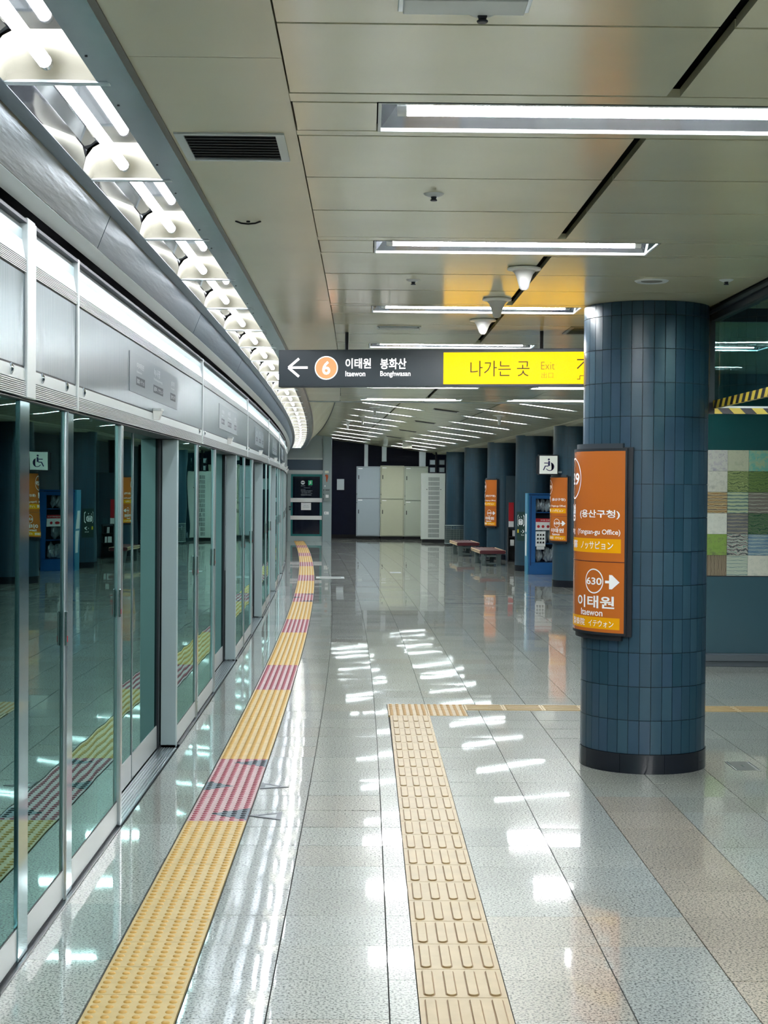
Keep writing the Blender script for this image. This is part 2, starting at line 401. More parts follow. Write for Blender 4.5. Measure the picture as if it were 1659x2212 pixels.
def tile_mesh(rects, name):
    v = []; f = []; cols_ = []
    g = .0024
    for (x0, x1, y0, y1) in rects:
        o = len(v); tx, ty = random.gauss(0, .0016), random.gauss(0, .0016)
        if x1-x0 < .15 or y1-y0 < .15: tx = ty = 0
        cx, cy = (x0+x1)/2, (y0+y1)/2; c = tile_tint(x0, x1, y0)
        h = .0013; pts = [(x0+g, y0+h), (x1-g, y0+h), (x1-g, y1-h), (x0+g, y1-h)]
        for (x, y) in pts: v.append(W(x, y, -.02))
        for (x, y) in pts: v.append(W(x, y, (x-cx)*tx+(y-cy)*ty))
        f += [tuple(i+o for i in q) for q in ((4, 5, 6, 7), (0, 1, 5, 4), (1, 2, 6, 5), (2, 3, 7, 6), (3, 0, 4, 7))]
        cols_ += [c]*5
    me = bpy.data.meshes.new(name); me.from_pydata(v, [], f)
    ca = me.color_attributes.new('tint', 'FLOAT_COLOR', 'CORNER'); i = 0
    for p, c in zip(me.polygons, cols_):
        for li in p.loop_indices: ca.data[li].color = c
    me.materials.append(GRANITE)
    return me
def in_view(r):
    cx, cy = (r[0]+r[1])/2, (r[2]+r[3])/2
    return cy > 4.75 and abs(cx-.1)*FPX/cy < 880+200*FPX/cy/1000
vis = sorted([t for t in tiles if in_view(t)], key=lambda t: -(t[1]-t[0])*(t[3]-t[2])/t[2]**3)[:298]
near = set(vis)
for t in vis: link('floor_tile', tile_mesh([t], 'floor_tile'), floor)
o = link('floor_tiles_far', tile_mesh([t for t in tiles if t not in near], 'floor_tiles_far'), floor); o['kind'] = 'stuff'

# ---- tactile paving
def dome_tile(wx, wy, nx, ny, m, md):
    mb = MB().box(0, wx, 0, wy, -.015, .0012)
    t = mb.mesh('tactile_tile', m)
    d = MB()
    for i in range(nx):
        for j in range(ny):
            d.lathe([(.0150, .001), (.0125, .0045), (.0075, .0062)], 8, ((i+.5)*wx/nx, (j+.5)*wy/ny, 0))
    return t, d.mesh('domes', md, smooth=True)
ws = thing('tactile_warning_strip', 'long yellow tactile strip with rows of round studs and pink sections beside screen doors', 'tactile strip')
TW, TL = .304, .2988
ty, dy_ = dome_tile(TW, TL-.003, 6, 6, m_yel, m_yel_dome)
one_stud = MB().lathe([(.0150, .001), (.0125, .0045), (.0075, .0062)], 8).mesh('stud', m_yel_dome, smooth=True)
tp, dp = dome_tile(TW, TL-.003, 6, 6, m_pink, mat('tactile_pink_dome', (170, 84, 98), .45))
s = 7.86-TL*12; PINK = []
while s < 47.9:
    ph = ((s+.01-7.86) % 4.98)/TL; pink = ph < 6
    o = link('tactile_tile', tp if pink else ty, ws, W(-.908, s, 0), ang(s))
    if 4.6 < s < 6.95:
        for i_ in range(36): link('stud', one_stud, o, ((i_ % 6+.5)*TW/6, (i_//6+.5)*(TL-.003)/6, 0))
    else: link('stud_field', dp if pink else dy_, o)['kind'] = 'stuff'
    if pink and abs(ph-round(ph)) < .05 and round(ph) == 0: PINK.append(s)
    s += TL
m_mark_dome = mat('dark_studs', (30, 38, 48), .5)
def mark(tri, base, s):
    """dark arrow on the pink tiles with its studs"""
    def inside(p):
        (ax, ay), (bx, by), (cx, cy) = tri
        d1 = (p[0]-bx)*(ay-by)-(ax-bx)*(p[1]-by); d2 = (p[0]-cx)*(by-cy)-(bx-cx)*(p[1]-cy); d3 = (p[0]-ax)*(cy-ay)-(cx-ax)*(p[1]-ay)
        return (d1 > 0) == (d2 > 0) == (d3 > 0)
    loc, rz = at_curve(-.908, s)
    o = link('arrow_mark', MB().prism(tri, .0012, .0022).mesh('arrow_mark', m_navy_mark), ws, loc, rz)
    d = MB()
    for i in range(6):
        for j in range(36):
            p = ((i+.5)*TW/6, (j//6)*TL+((j % 6)+.5)*(TL-.003)/6)
            if inside(p): d.lathe([(.0156, .002), (.0131, .0050), (.008, .0068)], 8, (p[0], p[1], 0))
    if d.v: link('studs', d.mesh('studs', m_mark_dome, smooth=True), o)['kind'] = 'stuff'
marks = [[(TW, .02), (TW, .32), (.11, .17)], [(0, .80), (.16, .92), (0, 1.04)], [(TW, 1.52), (TW, 1.78), (.10, 1.65)]]
for s0 in PINK:
    if s0 < 4 or s0 > 30: continue
    for tri in marks: mark(tri, ws, s0)

gs = thing('tactile_guide_strip', 'cream tactile guide path with raised bars leading away and turning right', 'tactile strip')
def bar_tile(w_, l_, nb, along='y'):
    t = MB().box(0, w_, 0, l_, -.015, .0012).mesh('guide_tile', m_guide)
    out = []
    for i in range(nb):
        b = MB(); e = MB()
        c = (i+.5)/nb
        def slot(r, h0, h1, mb, inset):
            pts = []
            L0, L1 = inset, (l_ if along == 'y' else w_)-inset
            for k in range(9): a = PI+PI*k/8; pts.append((r*math.cos(a), L0+r+r*math.sin(a)))
            for k in range(9): a = PI*k/8; pts.append((r*math.cos(a), L1-r+r*math.sin(a)))
            cc = c*(w_ if along == 'y' else l_)
            poly = [(cc+x, y) if along == 'y' else (y, cc+x) for x, y in pts]
            if along != 'y': poly = poly[::-1]
            mb.prism(poly, h0, h1)
        slot(.0205, .001, .0019, e, .012); slot(.0165, .001, .0060, b, .016)
        out.append((b.mesh('bar', m_guide, bevel=.0015), e.mesh('bar_edge', m_guide_edge)))
    return t, out
def put_bars(o, bars):
    for b, e in bars: link('bar', b, o); link('bar_edge', e, o)
gt, gb = bar_tile(.300, .3005, 4)
y = 11.532-.3038
while y > 2.0:
    o = link('guide_tile', gt, gs, (.1885, y, 0)); put_bars(o, gb)
    y -= .3038
td, dd = dome_tile(.298, .301, 6, 6, m_guide, mat('guide_dome', (186, 150, 96), .5))
for i in range(2):
    for j in range(2):
        o = link('guide_tile', td, gs, W(.1885+.3005*i, 11.534+.3035*j, 0)); link('stud_field', dd, o)['kind'] = 'stuff'
ht, hb = bar_tile(.3005, .302, 4, 'x')
for i in range(12):
    o = link('guide_tile', ht, gs, W(.7915+.3035*i, 11.835, 0)); put_bars(o, hb)

# ---- steel arrow plates beside the tactile strip and floor plates
def arrow_plate(tri, label, s):
    loc, rz = at_curve(0, s)
    t = thing('floor_arrow', label, 'floor marker', loc, rz, 'steel arrow plates in the floor')
    c = (sum(p[0] for p in tri)/3, sum(p[1] for p in tri)/3)
    inn = [(c[0]+(p[0]-c[0])*.55, c[1]+(p[1]-c[1])*.55) for p in tri]
    fr = MB()
    for i in range(3):
        j = (i+1) % 3
        fr.hexa([(tri[i][0], tri[i][1], .0005), (tri[j][0], tri[j][1], .0005), (inn[j][0], inn[j][1], .0005), (inn[i][0], inn[i][1], .0005),
                 (tri[i][0], tri[i][1], .003), (tri[j][0], tri[j][1], .003), (inn[j][0], inn[j][1], .003), (inn[i][0], inn[i][1], .003)])
    fr.obj('frame', mat('arrow_steel', (40, 48, 58), .3, .6), t)
    MB().prism(inn, .0004, .0016).obj('infill', mat('arrow_infill', (150, 158, 160), .3, .2), t)
k = 0
for s0 in PINK:
    if s0 < 7 or s0 > 20: continue
    arrow_plate([(-.592, .84), (-.592, 1.02), (-.43, .90)], 'steel arrow plate pointing right, beside the %s pink tactile section' % ORD[k], s0)
    arrow_plate([(-.43, .03), (-.43, .22), (-.606, .13)], 'steel arrow plate pointing left, beside the %s pink tactile section' % ORD[k], s0)
    k += 1
t = thing('floor_plate', 'long pale plate lying in the floor beside the far tactile strip', 'floor plate', *at_curve(0, 28.7))
MB().box(-.57, -.04, 0, .5, .0005, .004).obj('plate', m_alu_l, t); MB().box(-.5, -.1, .18, .3, .004, .0055).obj('inlay', m_dark, t)
t = thing('floor_plate', 'small pale square plate in the floor before the lockers', 'floor plate', *at_curve(0, 30.6))
MB().box(.92, 1.14, 0, .35, .0005, .004).obj('plate', m_alu_l, t); MB().box(.96, 1.1, .1, .25, .004, .005).obj('inlay', m_alu, t)
t = thing('floor_hatch', 'square service hatch with two bright metal edges in the floor behind the round column', 'floor hatch', (2.277, 9.362, 0))
MB().box(0, .151, 0, .306, -.012, .0005).obj('lid', mat('hatch_stone', (120, 126, 124), .3), t)
for x in (.004, .137): MB().box(x, x+.010, .02, .286, .0005, .003).obj('edge_strip', m_chrome, t)
MB().box(.066, .08, .12, .18, .0005, .003).obj('grip', m_chrome, t)

# ================================================================== SCREEN DOORS (bays follow the curve)
PX = -1.232; BAY = 4.98; S0 = 5.07
def bay_frame(s):
    x0, x1 = arc(s), arc(s+BAY)
    return (PX+x0, s, 0), math.atan2(-(x1-x0), BAY)
def glass_panel(y0, y1, x, parent, name='glass_panel'):
    p = MB().box(x-.012, x, y0, y1, .135, 2.018).obj(name, PSD_GLASS, parent)
    MB().box(x-.014, x+.004, y0, y1, .020, .132).obj('kick_plate', m_plinth, p, bevel=.002)
    MB().box(x-.013, x+.002, y0, y1, .131, .138).obj('seal', m_dark, p)
    return p
def make_bay(label, loc, rz):
    t = thing('screen_door_bay', label, 'screen door', loc, rz, 'glass screen door bays along the platform edge')
    MB().box(-.10, .0, 0, .075, .0, 2.018).obj('post', m_alu, t, bevel=.004)
    glass_panel(.078, 1.24, -.006, t); glass_panel(1.42, 2.615, -.006, t)
    MB().box(-.03, .0, 1.262, 1.415, .012, 2.018).obj('pillar', mat('mirror_pillar', (120, 158, 164), .10, .9), t, bevel=.002)
    MB().cyl((-.004, 1.250, .012), .013, 2.006, 10).obj('mullion', m_steel, t, smooth=True)
    MB().box(-.03, .012, 2.618, 2.675, .012, 2.018).obj('door_jamb', m_steel, t, bevel=.006)
    MB().box(-.12, -.002, .0, 2.66, .0, .020).obj('base_gasket', m_dark, t)
    MB().box(-.006, .016, .08, 2.62, .0, .010).obj('base_rail', mat('base_rail', (44, 50, 58), .3, .6), t)
    # two sliding leaves standing back behind the grooved sill
    for y0, y1 in ((2.68, 3.815), (3.825, 4.965)):
        lf = MB().box(-.128, -.118, y0, y1, .16, 2.018).obj('sliding_leaf', PSD_GLASS, t)
        MB().box(-.132, -.114, y0, y1, .012, .158).obj('kick_plate', m_plinth, lf, bevel=.002)
        MB().box(-.134, -.112, y0, y0+.012, .012, 2.018).obj('edge_seal', m_steel, lf)
    MB().box(-.135, -.105, 4.90, 4.965, .0, 2.018).obj('dark_seal', m_dark, t)
    sill = MB().box(-.112, .008, 2.67, 4.975, -.01, .003).obj('sill', mat('sill_metal', (120, 130, 136), .35, .8), t)
    for i in range(7): MB().box(-.108+i*.0165, -.100+i*.0165, 2.68, 4.97, .003, .007).obj('sill_rib', m_steel, sill)
    # push handles on the escape doors and locks
    for y in (1.225, 2.60):
        h = MB().box(.004, .014, y-.006, y+.006, 1.06, 1.20).obj('handle', m_chrome, t, bevel=.002)
        MB().box(.014, .0155, y-.005, y+.005, 1.075, 1.10).obj('red_dot', m_red, h)
    MB().box(-.16, .015, .0, 4.965, 2.018, 2.022).obj('lintel', m_dark, t)
    return t
bay0 = None; hdr0 = None
# headers: one module between two mullions, starts 1.35 m after the post
def ribs(mb, x, y0, y1, z0, z1, n):
    st = (z1-z0)/n; pr = []
    for i in range(n):
        z = z0+st*i; pr += [(x-.004, z), (x+.003, z+.15*st), (x+.003, z+.62*st), (x-.004, z+.82*st)]
    pr.append((x-.004, z1)); k = len(pr)
    mb.add([(a, y, b) for y in (y0, y1) for a, b in pr], [(i, i+1, i+1+k, i+k) for i in range(k-1)])
HX = .022
def lock(parent, y):
    o = MB().lathe([(.013, 0), (.013, .006), (.006, .012)], 14).obj('lock', m_chrome, parent, smooth=True)
    o.location = (HX-.002, y, 2.112); o.rotation_euler = (0, PI/2, 0); o.scale = (1.5, .8, 1)
def make_header(label, loc, rz, y0=0.03, y1=4.972, sign=True):
    t = thing('door_header', label, 'door header', loc, rz, 'brushed steel headers above the screen doors')
    MB().box(-.16, HX-.012, 0, y1, 2.046, 2.62).obj('housing', m_alu, t)
    r = MB(); ribs(r, HX, y0, y1, 2.027, 2.082, 8); r.obj('ribbed_trim', m_rib, t)
    MB().box(HX-.012, HX-.001, y0, y1, 2.084, 2.128).obj('lock_rail', m_alu_l, t, bevel=.001)
    MB().box(HX-.012, HX-.004, y0, y1, 2.127, 2.134).obj('shadow_joint', m_dark, t)
    MB().box(HX-.012, HX-.002, y0, y1, 2.134, 2.460).obj('face_panel', m_brushed, t, bevel=.001)
    MB().box(HX-.012, HX-.004, y0, y1, 2.459, 2.466).obj('upper_joint', m_black, t)
    r = MB(); ribs(r, HX, y0, y1, 2.466, 2.516, 8); r.obj('ribbed_band', m_rib, t)
    MB().hexa([(HX-.02, y0, 2.517), (HX-.001, y0, 2.517), (HX-.001, y1, 2.517), (HX-.02, y1, 2.517),
               (HX-.05, y0, 2.64), (HX-.022, y0, 2.64), (HX-.022, y1, 2.64), (HX-.05, y1, 2.64)]).obj('white_panel', m_lit, t)
    MB().box(-.04, HX+.006, -.002, .030, 2.024, 2.655).obj('mullion', m_alu_l, t, bevel=.003)
    lock(t, .16); lock(t, y1-.22)
    if sign and y1 > 4:
        sg = MB().box(HX-.002, HX+.0005, 1.45, 3.46, 2.20, 2.405).obj('name_plate', m_sticker, t)
        def F(u, v, n): return (HX+.0005+n, 3.46-0-(2.01-u), v) if False else (HX+.0005+n, 1.45+u, v)
        # reading from the platform, right of the plate is towards the far end
        for body, rect, mm in (('이태원', (.24, .50, 2.335, 2.365), m_print_s), ('Itaewon', (.24, .42, 2.310, 2.324), m_print_s),
                               ('녹사평', (.90, 1.16, 2.340, 2.385), m_print_s), ('Noksapyeong', (.90, 1.26, 2.312, 2.330), m_print_s), ('삼각지', (1.68, 1.84, 2.335, 2.365), m_print_s), ('Samgakji', (1.68, 1.84, 2.312, 2.324), m_print_s)):
            lettering(body, rect, mm, sg, F, .01)
        for u0, u1, body in ((.22, .54, '梨泰院 イテウォン'), (.88, 1.30, '碌莎坪 ノクサピョン'), (1.64, 1.90, '三角地 サムガクチ')):
            flat_poly([(u0, 2.245), (u1, 2.245), (u1, 2.290), (u0, 2.290)], mat('label_grey', (64, 72, 78), .6), sg, F, name='label')
            lettering(body, (u0+.02, u1-.02, 2.254, 2.280), m_print_s, sg, F, .01, ext=.0016)
        lm = MB().hexa([(HX, 2.34, 2.092), (HX+.03, 2.35, 2.092), (HX+.03, 2.40, 2.092), (HX, 2.41, 2.092), (HX, 2.32, 2.140), (HX+.045, 2.335, 2.140), (HX+.045, 2.415, 2.140), (HX, 2.43, 2.140)]).obj('door_lamp', m_white, t)
        MB().box(HX, HX+.048, 2.315, 2.435, 2.140, 2.153).obj('lamp_cap', m_alu_l, lm, bevel=.002)
    return t
n = 0
for i in range(-2, 9):
    s_ = S0+BAY*i
    if s_ > 47: break
    loc, rz = bay_frame(s_)
    lab = '%s screen door bay from the camera, glass panels and grey post' % ORD[i] if i >= 0 else '%s screen door bay back beside the camera' % ORD[-1-i]
    if s_+BAY > 48.6: pass
    if bay0 is None: bay0 = make_bay(lab, loc, rz)
    else: dup(bay0, loc, rz, lab)
n = 0
for i in range(-2, 9):
    s_ = S0+BAY*i+1.35
    x0, x1 = arc(s_), arc(s_+BAY); loc = (PX+x0, s_, 0); rz = math.atan2(-(x1-x0), BAY)
    if i == -1: continue
    lab = '%s long steel door header from the camera, with station name plate' % ORD[i] if i >= 0 else 'steel door header behind the camera'
    if i == 8: continue
    if hdr0 is None: hdr0 = make_header(lab, loc, rz)
    else: dup(hdr0, loc, rz, lab)
# the module nearest the camera is cut by a wide upright at 5.53 m
a = S0-BAY+1.35
make_header('steel door header at the left picture edge, before the wide upright', (PX, a, 0), 0, y1=5.46-a, sign=False)
t = make_header('short steel door header between the wide upright and the next mullion', (PX, 5.58, 0), 0, y0=.0, y1=6.42-5.58, sign=False)
o = MB().box(-.04, HX+.008, 5.46-5.58, 5.58-5.58, 2.024, 2.66).obj('wide_upright', m_alu_l, t, bevel=.004)
# the wide pillar under it
t = tag(MB().box(-.03, .0, 0, .155, .012, 2.018).obj('door_pillar', MATS['mirror_pillar'], None, bevel=.002), 'mirror steel pillar under the wide header upright at the left edge', 'pillar')
t.location = (PX+.002, 5.47, 0)

# the track side behind the glass
structure(MB().sweep([(-5.2, -1.2), (-5.0, -1.2), (-5.0, 3.6), (-5.2, 3.6)], -8, 51, 3).obj('wall_left', m_tunnel), 'dark tunnel wall behind the screen doors')
structure(MB().sweep([(-5.0, -1.2), (-1.40, -1.2), (-1.40, -1.1), (-5.0, -1.1)], -8, 51, 3).obj('floor', m_tunnel), 'dark track bed')
structure(MB().sweep([(-5.0, 3.3), (-1.38, 3.3), (-1.38, 3.4), (-5.0, 3.4)], -8, 51, 3).obj('ceiling', m_tunnel), 'dark tunnel ceiling')

# ================================================================== COVE with tubes above the doors
S_A, S_B = -7.9, 47.6
trims = [
    ([(-.660, 2.850), (-.735, 2.850), (-.735, 2.872), (-.660, 2.872)], m_strip, 'polished steel strip beside the cove lights'),
    ([(-1.030, 2.850), (-1.085, 2.848), (-1.085, 2.866), (-1.030, 2.872)], m_brushed_d, 'narrow steel edge left of the cove lights'),
    ([(-1.140, 2.708), (-1.205, 2.690), (-1.215, 2.704), (-1.150, 2.722)], m_alu_l, 'pale lip above the screen door headers'),
    ([(-1.205, 2.640), (-1.30, 2.640), (-1.30, 2.86), (-1.285, 2.86), (-1.285, 2.652), (-1.205, 2.652)], m_dark, 'dark groove above the screen door headers'),
    ([(-.640, 2.846), (-.660, 2.846), (-.660, 2.90), (-.640, 2.90)], mat('edge_bronze', (92, 86, 76), .4, .3), 'bronze edge between cove and ceiling'),
]
for i, (pr, m, lab) in enumerate(trims):
    structure(MB().sweep(pr, S_A, S_B, 1).obj('trim_%d' % (i+1), m), lab)
cove = structure(MB().sweep([(-1.30, 2.99), (-.64, 2.99), (-.64, 3.02), (-1.30, 3.02)], S_A, S_B, 1).obj('trim_6', m_black), 'cove back')
q = S_A
while q < S_B-.5:      # brushed apron in lengths
    e = min(q+3.6, S_B)
    MB().sweep([(-1.085, 2.850), (-1.140, 2.712), (-1.150, 2.722), (-1.098, 2.860)], q+.006, e-.006, 1).obj('apron_panel', m_brushed_d, cove)
    q += 3.6
UL = 1.378
def make_cove_light(label, loc, rz):
    t = thing('cove_light', label, 'light fixture', loc, rz, 'tube lights in the long cove above the screen doors')
    # x: 0 at the middle of the opening (-.8985)
    hw = .1315; L0, L1 = .016, UL-.016
    prof = [(-hw, 0), (-hw+.014, .075), (-hw+.050, .100), (hw-.050, .100), (hw-.014, .075), (hw, 0)]
    mb = MB(); k = len(prof); vs = []
    for yy in (L0, L1-.16): vs += [(x, yy, z) for x, z in prof]
    mb.add(vs, [(j, j+1, j+1+k, j+k) for j in range(k-1)]); mb.obj('reflector', m_mirror, t)
    # arched cream end piece: the trough closes down to the cross bar
    prof = [(-hw, 0), (-hw+.010, .045), (-hw+.035, .080), (-hw+.075, .102), (0, .112), (hw-.075, .102), (hw-.035, .080), (hw-.010, .045), (hw, 0)]; k = len(prof)
    mb = MB(); vs = []; n_ = 7
    for i in range(n_+1):
        f = i/n_; yy = L1-.16+.16*math.sin(f*PI/2); sc_ = math.cos(f*PI/2)*.96+.04
        vs += [(x, yy, .001+z*sc_) for x, z in prof]
    mb.add(vs, [(i*k+j, i*k+j+1, (i+1)*k+j+1, (i+1)*k+j) for i in range(n_) for j in range(k-1)]); mb.obj('end_reflector', m_cream, t, smooth=True)
    mb = MB(); mb.add([(x, L0+.0, z) for x, z in prof], [tuple(range(k))]); mb.obj('near_end', m_cream, t)
    MB().box(hw, hw+.034, L0, L1, .0, .014).obj('frame', m_strip, t)
    MB().box(-hw-.0, hw+.034, L1, UL+L0, -.004, .016).obj('cross_bar', m_steel, t, bevel=.002)
    tb = MB().cyl((0, .05, .036), .019, UL-.15, 12, 'y').obj('tube', m_cove, t, smooth=True)
    for yy in (.022, UL-.100): MB().cyl((0, yy, .036), .0205, .030, 12, 'y').obj('tube_cap', m_chrome, tb, smooth=True)
    for yy in (.25, 1.10):
        MB().cyl((hw+.017, yy, -.002), .004, .003, 8).obj('screw', m_black, t)
    return t
cl0 = None; i = 0; q = 4.372-UL*9
while q < 45.6:
    loc, rz = at_curve(-.8985, q, 2.852)
    kk = i-8
    lab = '%s tube light from the camera in the cove above the screen doors' % ORD[kk] if kk >= 0 else '%s cove tube light back from the picture edge' % ORD[-1-kk]
    if cl0 is None: cl0 = make_cove_light(lab, loc, rz)
    else: dup(cl0, loc, rz, lab)
    q += UL; i += 1

# ================================================================== CEILING, near half
ceil = structure(MB().sweep([(-.66, 2.96), (4.9, 2.96), (4.9, 3.0), (-.66, 3.0)], -8, 20.5, 2).obj('ceiling', m_ceilback), 'beige metal panel ceiling')
def panel(x0, x1, y0, y1, m=m_ceil, name='ceiling_panel', g=.0065, dz=None):
    dz = random.uniform(-.0012, .0012) if dz is None else dz
    if x1-x0 < .03 or y1-y0 < .02: return
    MB().cbox(x0+g, x1-g, y0+g, y1-g, 2.85+dz, 2.875).obj(name, m, ceil)
ZP = 2.54; Z0 = 4.448
FIX = []
for k in range(-5, 7):
    z = Z0+ZP*k; near_ = z < 9.3
    void = False
    cols = [(-.235, .862), (.888, 2.13 if z < 9.3 else 2.19)]
    if not void: cols.append((2.19, 4.6))
    # three plain rows after the light row
    rows = [(z+.53, z+1.20), (z+1.20, z+1.87), (z+1.87, z+ZP)]
    for (y0, y1) in rows:
        y1 = min(y1, 20.46)
        if y0 >= 20.3: continue
        for ci, (x0, x1) in enumerate(cols):
            panel(x0, x1, y0, y1)
    # light row
    lights = [(.03, 1.34)]
    if near_: lights.append((2.30, 3.60))
    elif z > 11: lights.append((1.93, 3.20))
    xr = 4.6 if not void else 2.19
    y_e = min(z+.53, 20.46)
    panel(-.235, xr, z, z+.095, g=.003); panel(-.235, xr, z+.465, y_e, g=.003)
    x = -.235
    for (l0, l1) in lights:
        panel(x, l0, z+.098, z+.462, g=.008); x = l1; FIX.append((l0, l1, z+.10, z+.46, k))
    panel(x, xr, z+.098, z+.462, g=.006)
# strip beside the cove
q = 4.09-5.3*3
while q < 20.4:
    MB().sweep([(-.640, 2.851), (-.2335, 2.851), (-.2335, 2.875), (-.640, 2.875)], q+.002, min(q+5.3, 20.46)-.002, 1).obj('strip_panel', m_ceil2, ceil); q += 5.3
MB().cbox(-.66, 3.66, 20.47, 20.52, 2.838, 3.35).obj('step_edge', m_ceilback, ceil)
MB().cbox(-.66, 3.66, 20.44, 20.47, 2.836, 2.852).obj('step_trim', m_alu_l, ceil)

def make_fixture(label, L_, Wd, loc, rz=0, tilt=0, group=None):
    t = thing('ceiling_light', label, 'light fixture', loc, rz, group)
    t.rotation_euler = (0, tilt, rz)
    mb = MB(); d = .075
    i_ = min(.05, Wd*.22); a = [(0, 0, 0), (L_, 0, 0), (L_, Wd, 0), (0, Wd, 0), (.06, i_, d), (L_-.06, i_, d), (L_-.06, Wd-i_, d), (.06, Wd-i_, d)]
    mb.add(a, [(0, 1, 5, 4), (1, 2, 6, 5), (2, 3, 7, 6), (3, 0, 4, 7), (4, 5, 6, 7)]); mb.obj('reflector', m_mirror, t)
    fr = MB(); oo = [(-.004, -.004), (L_+.004, -.004), (L_+.004, Wd+.004), (-.004, Wd+.004)]; ii = [(.006, .006), (L_-.006, .006), (L_-.006, Wd-.006), (.006, Wd-.006)]
    fr.add([(x, y, -.002) for x, y in oo+ii]+[(x, y, .01) for x, y in ii], [(a_, (a_+1) % 4, (a_+1) % 4+4, a_+4) for a_ in range(4)]+[(a_+4, (a_+1) % 4+4, (a_+1) % 4+8, a_+8) for a_ in range(4)])
    fr.obj('frame', m_alu_l, t)
    tb = MB().cyl((.075, Wd/2, .022), .0165, L_-.15, 12, 'x').obj('tube', m_tube, t, smooth=True)
    for x in (.055, L_-.085): MB().cyl((x, Wd/2, .022), .0175, .03, 12, 'x').obj('tube_cap', m_white, tb, smooth=True)
    return t
fx = {}
cnt = {}
for (x0, x1, y0, y1, k) in sorted(FIX, key=lambda f: f[2]):
    col_ = 'left' if x0 < 1 else 'right'
    if k >= 0:
        c = cnt.get(col_, 0); cnt[col_] = c+1
        lab = ('%s tube light from the camera set across the low beige ceiling' % ORD[c]) if col_ == 'left' else '%s tube light right of the black beam in the low ceiling' % ORD[c]
    else: lab = '%s %s ceiling tube light back behind the camera' % (ORD[-1-k], col_)
    key = (round(x1-x0, 2), round(y1-y0, 2)); loc = W(x0, y0, 2.85)
    if key not in fx: fx[key] = make_fixture(lab, x1-x0, y1-y0, loc, group='tube lights across the low ceiling')
    else: dup(fx[key], loc, 0, lab)

# ================================================================== CEILING, far tilted half
ceil2 = structure(MB().sweep([(-.235, FC(-.235)+.09), (3.72, FC(3.72)+.09), (3.72, FC(3.72)+.12), (-.235, FC(-.235)+.12)], 20.5, 50.8, 2).obj('ceiling', m_ceilback), 'tilted beige ceiling of the far half')
def fpanel(x0, x1, y0, y1, m=m_ceil):
    MB().hexa([W(x0, y0, FC(x0)), W(x1, y0, FC(x1)), W(x1, y1, FC(x1)), W(x0, y1, FC(x0)),
               W(x0, y0, FC(x0)+.03), W(x1, y0, FC(x1)+.03), W(x1, y1, FC(x1)+.03), W(x0, y1, FC(x0)+.03)]).obj('ceiling_panel', m, ceil2)
FP = 2.555; F0 = 23.1
for r in range(-1, 11):
    z = F0+FP*r
    edges = [z+.05+i*(FP-.10)/4 for i in range(5)]
    for i in range(4):
        for (x0, x1) in ((-.225, .858), (.888, 2.235), (2.262, 3.655)):
            y0, y1 = max(edges[i]+.006, 20.55), min(edges[i+1]-.006, 50.6)
            if y1-y0 > .05: fpanel(x0, x1, y0, y1)
    for (x0, x1) in ((-.225, .115), (1.41, 2.06), (3.35, 3.655)):
        y0, y1 = max(z-.047, 20.55), min(z+.047, 50.6)
        if y1-y0 > .05: fpanel(x0, x1, y0, y1)
TILT = math.atan(.125)
ff = None; cnt = {'left': 0, 'right': 0}
for r in range(-1, 11):
    for x0, nm in ((.125, 'left'), (2.07, 'right')):
        z = F0+FP*r-.042
        if z < 20.6 or z > 49.5: continue
        loc = W(x0, z, FC(x0)+.001)
        if nm == 'left' and r < 1: lab = 'hidden tube light behind the ceiling step, %s of the left far row' % ('nearer' if r < 0 else 'farther')
        else: lab = '%s tube light from the front in the %s row of the far tilted ceiling' % (ORD[cnt[nm]], nm); cnt[nm] += 1
        if ff is None: ff = make_fixture(lab, 1.275, .084, loc, 0, TILT, 'tube lights in the far tilted ceiling')
        else:
            o = dup(ff, loc, 0, lab); o.rotation_euler = (0, TILT, 0)
# cove side of the far half: a curved strip rising from the cove to the tilted ceiling
pr = [(-.645, 2.85), (-.60, 2.93), (-.50, 3.06), (-.38, 3.20), (-.245, 3.318)]
structure(MB().sweep(pr+[(x+.01, z+.03) for x, z in reversed(pr)], 20.52, 48.2, 1).obj('trim_7', m_ceil2), 'curved beige strip between cove and tilted ceiling')
structure(MB().sweep([(-.245, 3.312), (-.228, 3.312), (-.228, 3.36), (-.245, 3.36)], 20.52, 48.2, 1).obj('trim_8', m_black), 'black joint along the tilted ceiling')
structure(MB().sweep([(3.66, 2.815), (3.73, 2.79), (3.73, 2.85), (3.66, 2.86)], 20.5, 50.4, 1).obj('trim_9', m_ceil2), 'lip along the right side of the far ceiling')
structure(MB().sweep([(3.73, 2.785), (5.1, 2.785), (5.1, 2.85), (3.73, 2.85)], 15.1, 50.6, 1).obj('ceiling', m_ceil2), 'flat soffit above the row of columns')

